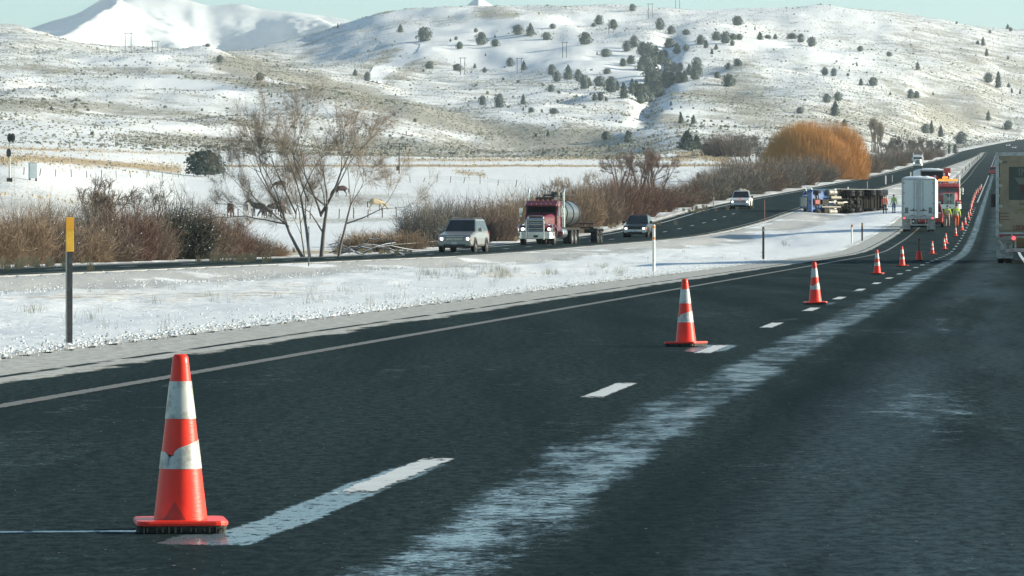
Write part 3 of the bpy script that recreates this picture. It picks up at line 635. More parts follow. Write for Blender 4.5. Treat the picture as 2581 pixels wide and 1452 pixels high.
def make_tree(name, starts, depth, seed, trunk_m, twig_m, label, loc, cat="tree", group=None, sc=1.0, rz=0, **kw):
    r = np.random.default_rng(seed); segs = []; twigs = []; grow([(np.array(a, float), np.array(b, float), c, d) for a, b, c, d in starts], depth, r, segs, twigs, **kw)
    root = empty(name, loc, rz, label, cat, group); root.scale = (sc, sc, sc)
    V, Q, MI = tubes_mesh("x", segs, None, twigs); V = np.array(V); Q = np.array(Q); MI = np.array(MI)
    link("trunk", np_mesh("trunk", V, Q[MI == 0], [trunk_m], smooth=True), root)
    link("crown", np_mesh("crown", V, Q[MI == 1], [twig_m]), root)
    return root
# the big bare tree beside the far carriageway
p = at(772, 645, 150); BT = Vector((p.x, 226.0, ground(p.x, 226)))
_bt = make_tree("bare_tree", [((.25, 0, -.1), (-.60, .1, 1), 2.5, .085), ((.55, .1, -.1), (-.24, 0, 1), 2.5, .085), ((1.1, 0, -.1), (.02, 0, 1), 2.1, .12), ((1.9, .2, -.1), (.40, 0, 1), 2.2, .07),
    ((1.1, 0, 1.7), (.62, -.1, 1), 1.9, .075), ((1.1, .1, 1.6), (-.30, .1, 1), 1.8, .06), ((-.55, .1, 1.3), (-1.5, 0, .45), 2.0, .04), ((2.25, .2, 1.3), (1.5, 0, .65), 1.8, .04), ((-.9, .1, 1.8), (-.5, 0, 1), 1.8, .05), ((.3, .3, -.1), (-.12, .2, 1), 2.0, .05), ((-.1, .1, 1.7), (-.62, 0, 1), 2.1, .045), ((1.55, 0, 2.3), (.85, 0, 1), 1.8, .045), ((.5, 0, 2.2), (-.5, .1, 1), 1.9, .045), ((-.45, .1, 1.2), (-.95, 0, .8), 2.1, .04)],
    4, 5, BARK, TWIG, "big bare tree with four leaning trunks beside the far carriageway", BT, spread=.37, up=.07, ratio=.70, minr=.0036, twl=.55, kids=(2, 2), shoots=2)
_bt.scale = (1.03, 1.03, 1.24)
def bare(px, py, hpx, seed, label, tm=BARKD, wm=TWIGG, d=None, depth=3, stems=4, lean=.45, group=None, name="bare_tree", **kw):
    p = at(px, py, 130) if d is None else Vector(((px - CX) * d / F, d, ground((px - CX) * d / F, d)))
    H = hpx * p.y / F; r = np.random.default_rng(seed); st = []
    for k in range(stems):
        a = 2 * math.pi * k / stems + r.uniform(-.4, .4); st.append(((.06 * H * math.cos(a), .06 * H * math.sin(a), -.1), (lean * math.cos(a), lean * math.sin(a), 1), H * .37 * r.uniform(.85, 1.1), H * .022))
    k = dict(spread=.40, up=.12, ratio=.66, minr=max(.005, .000020 * p.y), twl=H * .10, shoots=2); k.update(kw)
    return make_tree(name, st, depth, seed, tm, wm, label, (p.x, p.y, p.z), "tree", group, **k)
bare(250, 652, 262, 31, "dark twisted bare tree behind the tan brush, second from the left edge", wm=TWIGB, stems=3, lean=.22, minr=.012)
bare(356, 655, 235, 32, "slender bare tree with open branches just right of the dark twisted tree", wm=TWIGG, stems=2, lean=.2, minr=.006)
bare(1562, 478, 122, 33, "leftmost of the dark many-stemmed trees behind the willow brush", stems=4, wm=TWIGB)
bare(1612, 482, 118, 34, "middle one of the dark many-stemmed trees behind the willow brush", stems=5, lean=.35, wm=TWIGB)
bare(1652, 502, 140, 35, "dark many-stemmed tree with its trunk lowest down the bank", stems=4, lean=.5, wm=TWIGR)
bare(1400, 520, 90, 36, "thin pale bare tree rising from the brush above the maroon tanker", stems=2, lean=.15, tm=BARK, wm=TWIG)
bare(1462, 525, 110, 37, "thin upright bare tree rising from the brush right of the maroon tanker", stems=2, lean=.18, tm=BARK, wm=TWIG)
bare(1768, 480, 70, 38, "small bare tree standing by the snowy flat left of the grey brush", stems=3, lean=.3)
bare(1812, 505, 75, 39, "small bare tree at the left end of the grey brush", stems=3, lean=.3)
bare(1742, 520, 70, 40, "small bare tree low on the bank between red and grey brush", stems=3, lean=.35, wm=TWIGR)
for i, (x, y, h) in enumerate([(1862, 415, 78), (1882, 412, 96), (1900, 418, 88), (1924, 428, 90)]):
    bare(x, y, h, 50 + i, ["leftmost", "second from left", "third from left", "rightmost"][i] + " of the thin pale leafless trees left of the orange willow", tm=BARK, wm=TWIGG, stems=2, lean=.1)
bare(2203, 385, 90, 61, "tall pale poplar with upright branches behind the orange willow's right side", tm=BARK, wm=TWIG, stems=4, lean=.05, spread=.16, up=.5)
bare(2216, 388, 84, 62, "narrow pale poplar just right of the taller one behind the willow", tm=BARK, wm=TWIG, stems=3, lean=.05, spread=.16, up=.5)
for i, (x, y, h) in enumerate([(2245, 405, 66), (2272, 408, 82), (2300, 405, 70), (2330, 400, 66), (2356, 398, 52)]):
    bare(x, y, h, 70 + i, ["leftmost", "second", "third", "fourth", "rightmost"][i] + " grey bare tree in the row between willow and far carriageway", tm=BARK, wm=TWIGG, stems=4, lean=.25)

# bushes ------------------------------------------------------------
BM = {}
def bush_var(kind, v):
    key = (kind, v)
    if key in BM: return BM[key]
    spec = {'tan': (1150, TWIGT, 0), 'brown': (1150, TWIGB, .12), 'red': (1300, TWIGR, 0), 'grey': (1150, TWIGG, 0), 'snowy': (1400, TWIGG, .75), 'dark': (1700, mat("dark_bush_leaf", (.05, .052, .04), .9, var=.5, vscale=2), .45)}[kind]
    BM[key] = stems_mesh("twigs", spec[0], 1.0, 1.0, spec[1], rad=.0052 if kind != 'dark' else .008, segs=3, forks=6, lean=.62, seed=len(kind) * 7 + v * 31 + ord(kind[0]), snow=spec[2], base=.42)
    return BM[key]
def bush(px, py, hpx, wpx, kind, label, group=None, dd=None, name="leafless_bush"):
    p = at(px, py, 120) if dd is None else Vector(((px - CX) * dd / F, dd, ground((px - CX) * dd / F, dd)))
    Dv = np.linspace(100, 2000, 3800); ok = ((px - CX) * Dv / F) < xc(Dv) + far_off(Dv) - 1.6 - .42 * wpx * Dv / F
    d = max(p.y, float(Dv[np.argmax(ok)]) if ok.any() else p.y); top = py - hpx; X = (px - CX) * d / F; p = Vector((X, d, ground(X, d)))
    H = max(.6, (CAMZ - (top - HY) * d / F - p.z) * (1.18 if px < 1000 else 1.04)); W = wpx * p.y / F
    root = link(name, bush_var(kind, rngT.integers(0, 3)), None, (p.x, p.y, p.z - .05), rngT.uniform(0, 6), (W * .95, W * .95, H * .98))
    tag(root, label, "bush", group); return root
BG = "leafless brush along the far carriageway"
B = [ # px, base py, height px, width px, kind, label, distance
 (-30, 668, 130, 150, 'tan', "tan leafless bush cut by the left edge of the picture", 172), (42, 674, 158, 150, 'tan', "tall tan leafless bush nearest the left edge, right of the cut one", 174), (118, 670, 150, 130, 'brown', "brown leafless bush just left of the yellow-topped post", 178),
 (95, 660, 150, 130, 'tan', "tan bush standing behind the brown one left of the yellow-topped post", 190), (190, 668, 110, 150, 'tan', "low tan bush right behind the yellow-topped post", 178), (255, 666, 120, 150, 'brown', "brown brush at the foot of the dark twisted tree", 180),
 (318, 662, 150, 130, 'red', "reddish brush between the twisted tree and the snow-flecked bush", 184), (210, 655, 140, 150, 'snowy', "dark snow-flecked brush left of the twisted tree's trunk", 196), (290, 655, 130, 130, 'brown', "brown brush right of the twisted tree's trunk, set back", 198),
 (380, 662, 130, 110, 'brown', "brown bush just left of the dark snow-flecked bush", 186), (438, 664, 150, 150, 'dark', "dense dark bush flecked with snow beside the far carriageway", 184), (520, 660, 130, 120, 'brown', "brown bush right of the dense dark snow-flecked bush", 190),
 (570, 655, 100, 110, 'red', "reddish bush in front of the grazing horses", 194), (620, 652, 72, 110, 'brown', "low brown bush left of the big bare tree's trunks", 200), (480, 650, 128, 120, 'brown', "brown bush behind the dense dark snow-flecked bush", 205), (550, 648, 110, 100, 'red', "reddish bush set back behind the one before the horses", 208),
 (675, 650, 45, 90, 'tan', "low tan scrub at the foot of the big bare tree", 206), (1000, 618, 50, 130, 'tan', "low tan scrub beside the roadside debris", 236), (915, 622, 42, 110, 'tan', "thin tan scrub right of the big bare tree", 240),
 (1075, 608, 120, 120, 'snowy', "dark twiggy bush with snow in its stems left of the silver car", 262), (1120, 600, 118, 120, 'snowy', "dark twiggy bush behind the silver car's left side", 275), (1175, 592, 108, 120, 'brown', "brown bush directly behind the silver car's roof", 290),
 (1235, 588, 105, 120, 'brown', "brown bush above the fallen logs", 300), (1290, 584, 112, 120, 'tan', "tan brown bush between the logs and the maroon truck", 312), (1345, 580, 118, 130, 'brown', "brown bush behind the maroon truck's cab", 325),
 (1395, 578, 125, 120, 'brown', "tall brown bush behind the tanker's exhaust stacks", 332), (1450, 574, 128, 120, 'tan', "tan brown bush right behind the tank", 340), (1500, 566, 125, 115, 'brown', "brown bush between the tanker and the dark car", 352),
 (1545, 560, 130, 115, 'red', "reddish bush behind the dark car's left side", 362), (1590, 552, 128, 120, 'red', "large reddish bush above the dark car", 376), (1640, 543, 95, 110, 'red', "reddish bush just right of the dark car", 392),
 (1690, 535, 80, 110, 'brown', "brown bush halfway between dark car and white pickup", 410), (1735, 524, 70, 100, 'brown', "low brown bush left of the white pickup", 430), (1780, 515, 80, 100, 'grey', "grey bush left of the pickup's roof", 450),
 (1825, 508, 95, 110, 'grey', "grey bush right behind the white pickup", 470), (1870, 500, 108, 110, 'grey', "grey bush above the white pickup", 492), (1915, 494, 106, 110, 'brown', "brown bush just right above the pickup", 520), (1960, 486, 100, 110, 'grey', "grey bush in front of the orange willow's left side", 550),
 (2005, 478, 92, 100, 'brown', "brown bush in front of the orange willow's middle", 580), (2050, 470, 84, 100, 'grey', "grey bush low before the orange willow", 620), (2095, 462, 66, 95, 'brown', "brown bush before the orange willow's right half", 660), (2135, 455, 55, 85, 'brown', "low brown bush before the willow's right edge", 700),
 (2178, 446, 70, 80, 'brown', "brown bush just right of the orange willow", 760), (2215, 438, 66, 70, 'grey', "grey bush under the pale poplars", 820), (2250, 430, 62, 66, 'brown', "brown bush below the grey tree row, left end", 880), (2285, 422, 58, 60, 'grey', "grey bush behind the far white truck", 950),
 (2320, 414, 46, 56, 'brown', "brown bush right behind the far white truck", 1030), (2352, 406, 38, 50, 'brown', "brown bush near the far end of the tree row", 1130), (1845, 470, 90, 90, 'brown', "brown bush behind the grey ones over the pickup", 620), (1780, 480, 55, 80, 'brown', "small brown bush on the snowy flat's right side", 560),
 (1480, 520, 60, 110, 'grey', "grey scrub on the snow behind the brush belt, left", 520), (1550, 510, 50, 90, 'grey', "grey scrub below the many-stemmed trees", 560), (1840, 395, 70, 90, 'brown', "rounded brown bush right of the dark pine on the mound", None), (1800, 392, 60, 50, 'brown', "brown bush beside the dark pine", None)]
for t in B: bush(*t[:6], BG if t[1] > 400 else None, t[6])

# the orange willow: a dome of fine shoots ----------------------------
def willow():
    p = at(2048, 452, 300); d = 860.0; x = (2050 - CX) * d / F; z = ground(x, d) - 1.0; W = 296 * d / F / 2; H = 9.6 + (CAMZ - (303 - HY) * d / F - z - 9.6)
    root = empty("willow_tree", (x, d, z), 0, "huge rounded willow of bright orange leafless shoots beside the far carriageway", "tree")
    r = np.random.default_rng(5); V = []; Q = []; n = 42000
    for i in range(n):
        a = r.uniform(0, 2 * math.pi); u = r.uniform(0, 1); ph = math.acos(1 - u) ; rad = r.uniform(.62, 1.0) ** .5
        lump = 1 + .09 * math.sin(3 * a + 1) * math.sin(2.3 * ph) + .025 * r.normal() + .03 * math.sin(7 * a) * math.sin(5 * ph + 1)
        q = np.array([math.sin(ph) ** .8 * math.cos(a) * W, math.sin(ph) ** .8 * math.sin(a) * W * .8, math.cos(ph) ** .75 * H]) * rad * lump
        q[2] = max(q[2], .3); dr = q / np.linalg.norm(q) * .5 + np.array([0, 0, .75]) + r.normal(0, .16, 3); dr /= np.linalg.norm(dr); L = r.uniform(.8, 2.0)
        s = np.cross(dr, r.normal(0, 1, 3)); s /= np.linalg.norm(s); b = len(V); t = .017
        p0 = q - dr * L; V += [p0 - s * t, p0 + s * t, q + s * t * .4, q - s * t * .4]; Q.append((b, b+1, b+2, b+3))
    link("crown", np_mesh("crown", np.array(V), np.array(Q), [WILLOW]), root)
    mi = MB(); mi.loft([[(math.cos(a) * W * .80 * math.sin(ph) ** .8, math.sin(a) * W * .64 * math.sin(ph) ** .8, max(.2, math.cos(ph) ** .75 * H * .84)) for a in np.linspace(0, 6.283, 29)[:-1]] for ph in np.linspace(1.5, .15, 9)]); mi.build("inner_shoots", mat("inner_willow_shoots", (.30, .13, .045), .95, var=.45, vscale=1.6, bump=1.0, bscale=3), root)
    mb = MB(); 
    for i in range(7):
        a = i * .9; mb.tube((.4 * math.cos(a), .4 * math.sin(a), -.5), (W * .5 * math.cos(a), W * .4 * math.sin(a), H * .62), .28, .07, 6)
    mb.build("trunk", BARK, root)
willow()

# junipers -------------------------------------------------------------
def juniper_mesh(seed, kind):
    r = np.random.default_rng(seed); V = []; Q = []; n = 620
    for i in range(n):
        h = r.uniform(.04, 1) ** .85
        if kind == 'cone': w_ = .5 * (1 - h) ** .75 + .03
        elif kind == 'round': w_ = .5 * math.sqrt(max(0, 1 - (2 * h - .9) ** 2 * .8))
        else: w_ = .5 * math.sin(math.pi * min(1, h * .85 + .12)) ** .6
        a = r.uniform(0, 6.283); lump = 1 + .34 * math.sin(3 * a + seed) * math.sin(6 * h + seed) + .22 * math.sin(7 * a + 9 * h)
        q = w_ * lump * r.uniform(.35, 1.0) ** .5; c = np.array([q * math.cos(a), q * math.sin(a), h * (1 + .05 * r.normal())]); s = r.uniform(.03, .075)
        u = r.normal(0, 1, 3); u /= np.linalg.norm(u); v = np.cross(u, r.normal(0, 1, 3)); v /= np.linalg.norm(v); b = len(V)
        V += [c - u * s, c + v * s * .8, c + u * s, c - v * s * .6]; Q.append((b, b+1, b+2, b+3))
    nb = len(Q); k = 10                     # a denser inner mass so that the crown closes
    for j in range(6):
        hh = (j + .4) / 6.2; ww = {'cone': .40 * (1 - hh) ** .75, 'round': .40 * math.sqrt(max(.02, 1 - (2 * hh - .9) ** 2 * .85)), 'col': .40 * math.sin(math.pi * min(1, hh * .85 + .12)) ** .6}[kind]
        for i in range(k): a = 6.283 * i / k; q = ww * r.uniform(.7, 1.08); V.append(np.array([q * math.cos(a), q * math.sin(a), hh * .97]))
    b = len(V) - 6 * k
    for j in range(5):
        for i in range(k): Q.append((b + j*k + i, b + j*k + (i+1) % k, b + (j+1)*k + (i+1) % k, b + (j+1)*k + i))
    return np.array(V), np.array(Q)
JM = []
for s in range(9):
    kd = ['round', 'cone', 'col'][s % 3]; V, Q = juniper_mesh(s + 3, kd); JM.append((kd, np_mesh("crown", V, Q, [JUNI if s % 2 else JUNIG])))
JT = MB().tube((0, 0, -.25), (0, 0, .3), .035, .02, 6).mesh("trunk", BARK)
Z2 = [(770,300,95,110),(598,235,55,50),(1025,355,50,50),(1180,328,90,80),(1282,337,50,60),(1142,235,30,30),(1445,250,65,80),(1535,258,80,80),(1697,208,35,45),(1652,287,50,70),(1930,323,85,90),(2135,210,65,65),(2030,180,65,60),(1992,195,28,35),(2272,82,50,50),(2472,218,80,60),(2552,250,55,45),(2285,345,80,65),(2235,372,70,70),(2525,345,65,60),(2080,412,55,80),(2018,398,25,15),(808,497,50,60),(1010,510,45,70),(765,520,20,18),(1135,495,35,30),(1206,525,35,35),(1390,482,60,55),(1488,507,60,50),(2205,480,55,50),(2262,465,60,60),(2088,535,38,55),(1690,545,75,60),(1728,592,70,60),(1810,575,95,85),(1882,590,80,60),(1925,645,95,75),(1960,625,60,50),(2035,625,70,90),(2120,670,110,90),(2165,655,60,50),(2208,715,110,75),(2270,680,100,70),(2330,700,90,80),(2400,600,110,100),(2380,520,120,110),(2440,700,90,100),(2350,740,80,100),(2430,640,120,90),(2520,640,110,90),(1190,760,65,55),(1312,778,90,75),(1485,755,70,45),(1485,800,30,15),(1543,812,35,45),(1620,812,25,20),(1705,822,40,65),(1735,740,22,20),(1868,700,18,18),(1685,665,50,55),(1740,672,20,25),(2000,725,50,50),(2042,728,60,50),(2083,730,30,25),(1663,985,40,30),(1575,988,25,25),(2080,1010,60,60),(2240,1030,80,80),(555,838,25,25),(705,880,25,25),(272,548,45,45),(148,205,35,20),(360,585,60,50),(1212,405,18,15),(1448,600,20,25),(1340,580,20,20),(960,300,20,20),(1000,290,25,25),(1280,275,20,15)]
Z3 = [(680,170,60,70),(168,198,60,50),(240,225,50,50),(340,232,35,50),(795,200,25,12),(435,298,60,60),(472,318,50,45),(540,270,55,70),(600,290,75,70),(650,265,40,50),(692,265,38,45),(645,305,35,35),(828,265,50,50),(930,260,30,30),(880,258,25,50),(1040,258,35,70),(1100,282,55,50),(1170,310,60,60),(538,328,35,35),(510,360,35,25),(340,340,40,45),(280,360,70,65),(235,315,55,60),(200,385,50,45),(1493,342,35,38),(1470,438,28,15),(1683,375,30,40),(1872,465,52,35),(1257,500,50,48),(1318,505,50,42),(1420,475,18,12),(1355,458,18,12),(1410,505,20,18),(1497,568,45,38),(1577,572,55,62),(2130,160,18,15),(2468,165,30,30),(2488,208,25,25),(2350,222,22,20),(2305,305,55,35),(2270,295,25,25),(2328,375,50,32),(2470,395,25,20),(2340,550,65,65),(2405,585,100,55),(2475,580,30,30),(2495,615,30,20),(2550,625,30,20),(680,440,48,55),(620,462,42,45),(545,520,42,42),(622,575,75,85),(1825,655,60,45),(1865,652,45,40),(1975,632,22,15),(1270,682,55,55),(1345,670,55,55),(1325,770,90,75),(1093,752,40,50),(1388,838,45,40),(1125,668,15,20),(1690,630,25,15),(305,820,65,45),(388,820,55,45),(240,700,30,20),(1925,885,60,60),(1965,885,80,40),(2025,910,75,45),(2160,955,75,85),(2340,800,60,40),(2470,860,55,60),(2080,1020,65,25),(2120,1015,55,45)]
GROVE = [(50,370,85),(95,380,90),(140,390,80),(70,450,85),(120,450,90),(175,430,85),(220,470,80),(260,480,60),(40,470,80),(100,520,90),(150,560,100),(200,570,95),(240,560,80),(290,550,75),(330,545,70),(400,530,80),(410,460,75),(360,500,70),(420,500,60),(130,620,100),(90,590,90),(150,640,100),(60,640,80),(20,650,80),(40,690,70),(100,680,75),(10,620,80),(300,470,50)]
Z1 = [(1585,452,50,50),(1875,583,55,65),(1497,338,22,38),(990,365,8,12),(372,797,30,30)]
JL = [(800 + x / 2.862, y / 2.862, h / 2.862, w_ / 2.862, 0) for x, y, h, w_ in Z2] + [(1600 + x / 2.626, y / 2.626, h / 2.626, w_ / 2.626, 0) for x, y, h, w_ in Z3] + \
     [(1600 + x / 2.626, y / 2.626, h / 2.626, h / 2.9, 1) for x, y, h in GROVE] + [(x / 2.862, y / 2.862, h / 2.862, w_ / 2.862, 0) for x, y, h, w_ in Z1]
def region(x, y):
    if x < 800: return "on the sagebrush slope at the far left"
    if y < 75: return "near the top of the long ridge" + (" right of the gully" if x > 1700 else " left of the gully")
    if x < 1250: return "on the hillside below the switchback track"
    if x < 1560: return "on the open snowy slope left of the gully" if y < 180 else "low on the middle hillside above the pasture"
    if x < 1800: return "beside the wooded gully"
    if x < 2150: return "on the brushy slope above the orange willow"
    return "on the right-hand hillside above the far road"
sh = {'round': 'rounded', 'cone': 'pointed', 'col': 'upright'}
for i, (x, y, h, w_, gv) in enumerate(JL):
    p = at(x, y, 1000); kd, me = JM[(i * 7) % 9]
    if h / max(w_, 1) > 1.35: kd, me = JM[[1, 4, 7][i % 3]]
    elif h / max(w_, 1) < .95: kd, me = JM[[0, 3, 6][i % 3]]
    H = h * p.y / F * 1.06; W = w_ * p.y / F
    sz = "small" if h < 14 else ("medium" if h < 24 else "large")
    lab = f"{sh[kd]} juniper in the dense wooded gully" if gv else f"{sz} {sh[kd]} juniper {region(x, y)}"
    grp = f"{sh[kd]} junipers crowded in the wooded gully" if gv else f"{sz} {sh[kd]} junipers {region(x, y)}"
    if h > 10:
        root = empty("juniper_tree", (p.x, p.y, p.z - .1), rngT.uniform(0, 6), lab, "tree", grp); link("crown", me, root); link("trunk", JT, root)
    else: root = link("juniper_tree", me, None, (p.x, p.y, p.z - .1), rngT.uniform(0, 6)); tag(root, lab, "tree", grp)
    root.scale = (W * 1.05, W * 1.05, H)
_g = {}
for o_ in list(COL.objects):
    if o_.name.startswith("juniper_tree") and "group" in o_.keys(): _g.setdefault(o_["group"], []).append(o_)
_o = "first second third fourth fifth sixth seventh eighth ninth tenth eleventh twelfth thirteenth fourteenth fifteenth sixteenth seventeenth eighteenth nineteenth twentieth".split()
for g_, L_ in _g.items():
    L_.sort(key=lambda q: q.location.x / q.location.y)
    for i_, q in enumerate(L_):
        lb_ = q["label"]
        if len(L_) > 1: lb_ = (_o[i_] if i_ < 20 else "another") + " from left: " + " ".join(lb_.split()[:13]) if False else (_o[i_] if i_ < 20 else "another") + " from left: " + lb_.replace("near the top of the long ridge", "near the ridge top").replace("sagebrush slope at the far left", "far left slope").replace("low on the middle hillside above the pasture", "low on the middle hillside").replace("on the open snowy slope left of the gully", "on the snowy slope left of the gully")
        q["label"] = lb_
        if len(L_) == 1: del q["group"]
def near_conifer(px, py, hpx, wpx, label, kind, d0=300, m=None):
    p = at(px, py, d0); V, Q = juniper_mesh(91 + int(px) % 7, kind); root = empty("juniper_tree", (p.x, p.y, p.z), 0, label, "tree")
    Vb, Qb = juniper_mesh(57, kind); 
    V = np.concatenate([V, Vb * 1.03 + [0, 0, .005], Vb[:, [1, 0, 2]] * .97]); Q = np.concatenate([Q, Qb + len(Vb) * 0 + (len(V) - 2 * len(Vb)), Qb + len(V) - len(Vb)])
    link("crown", np_mesh("crown", V, Q, [m or JUNI]), root); link("trunk", JT, root)
    r = np.random.default_rng(3); mb = MB()
    for k in range(70):
        a = r.uniform(0, 6.28); h = r.uniform(.2, .95); q = .42 * math.sqrt(max(.02, 1 - (2 * h - .9) ** 2 * .85)) if kind == 'round' else .42 * (1 - h) ** .75
        s = .022; c = Vector((q * math.cos(a), q * math.sin(a), h)); mb.add([c + Vector((-s, 0, 0)), c + Vector((0, -s * .5, s * .8)), c + Vector((s, 0, 0)), c + Vector((0, -s, -s * .4))], [(0, 1, 2, 3)])
    sn = mb.build("clinging_snow", SNOWM, root); sn["kind"] = "stuff"
    root.scale = (wpx * p.y / F, wpx * p.y / F, hpx * p.y / F); return root
near_conifer(517, 444, 60, 84, "dark rounded juniper alone on the snow above the horses", 'round')
near_conifer(1732, 379, 46, 46, "dark pointed pine on the tan mound, left one", 'cone', 500)
near_conifer(1756, 378, 34, 32, "smaller dark pine just right of the pointed one on the mound", 'cone', 500)
# ================================================================ VEHICLES  (local frame: front towards -Y, ground at z = 0)
TYRE = mat("tyre_rubber", (.022, .022, .023), .85, var=.3, vscale=6, dirt=.5, dirtcol=(.12, .115, .11), spec=.2)
RIM = mat("wheel_metal", (.45, .46, .47), .35, .8, var=.2, dirt=.4)
RIMD = mat("dull_steel_rim", (.16, .16, .155), .5, .4, var=.3, dirt=.5)
GLASS = mat("dark_glass", (.012, .016, .018), .06, var=.2, spec=.8)
GLASSR = mat("pale_reflecting_glass", (.13, .16, .16), .12, var=.2, spec=.8)
CHROME = mat("chrome", (.72, .74, .75), .22, .9, var=.1, dirt=.35, dirtcol=(.3, .29, .27))
BLACKP = mat("black_plastic", (.02, .021, .022), .5, var=.3, dirt=.3)
FRAMEM = mat("grimy_frame", (.022, .021, .020), .85, var=.5, vscale=4, dirt=.5, dirtcol=(.085, .08, .065), spec=.2)
ALU = mat("dull_aluminium", (.42, .43, .42), .42, .6, var=.2, dirt=.5, dirtcol=(.2, .19, .17))
WHITEP = mat("white_vehicle_paint", (.68, .70, .69), .4, var=.07, vscale=1.2, dirt=.25, dirtcol=(.42, .41, .38), spec=.4)
LAMPM = mat("lit_headlight", (.9, .9, .85), .2, emit=3.2, emitcol=(1.0, .86, .80))
LENS = mat("headlight_lens", (.55, .57, .58), .12, .2)
AMBER = mat("lit_amber_lamp", (.7, .16, .02), .3, emit=.7, emitcol=(1.0, .30, .05))
AMBERD = mat("amber_lens", (.55, .18, .03), .3)
TAILM = mat("lit_tail_lamp", (.7, .03, .03), .3, emit=1.8, emitcol=(1.0, .05, .06))
TAILD = mat("tail_lens", (.32, .02, .02), .3)
PLATE = mat("number_plate", (.6, .6, .58), .5)
REFW = mat("reflective_white", (.7, .7, .68), .4)
def wheel(parent, x, y, r, w, rim=RIM, name="wheel", n=20, hub=True):
    s = 1 if x > 0 else -1; mb = MB()
    mb.lathe([(r*.58, -w/2), (r*.93, -w/2), (r, -w*.36), (r, w*.36), (r*.93, w/2), (r*.58, w/2), (r*.55, w*.3), (r*.55, -w*.3), (r*.58, -w/2)], n, (0, 0, 0), 'X')
    o = mb.build(name, TYRE, parent, smooth=False, loc=(x, y, r))
    rb = MB(); rb.lathe([(0.001, s*w*.36), (r*.2, s*w*.40), (r*.24, s*w*.30), (r*.50, s*w*.26), (r*.60, s*w*.47)], n, (0, 0, 0), 'X')
    for k in range(6): a = k * math.pi / 3; rb.box((s*w*.33, r*.36*math.cos(a), r*.36*math.sin(a)), (.03, r*.10, r*.34), (a - math.pi/2 + math.pi/2, 0, 0))
    rb.build("rim", rim, o); return o
def rsec(y, hw, z0, z1, c=.10, top=None):
    """rounded-corner cross-section at station y; the upper half may be narrower"""
    t = top if top is not None else hw
    return [(-hw + c*.6, y, z0), (hw - c*.6, y, z0), (hw, y, z0 + c), (hw, y, z0 + (z1-z0)*.55), (t, y, z1 - c*.5), (t - c, y, z1), (-t + c, y, z1), (-t, y, z1 - c*.5), (-hw, y, z0 + (z1-z0)*.55), (-hw, y, z0 + c)]
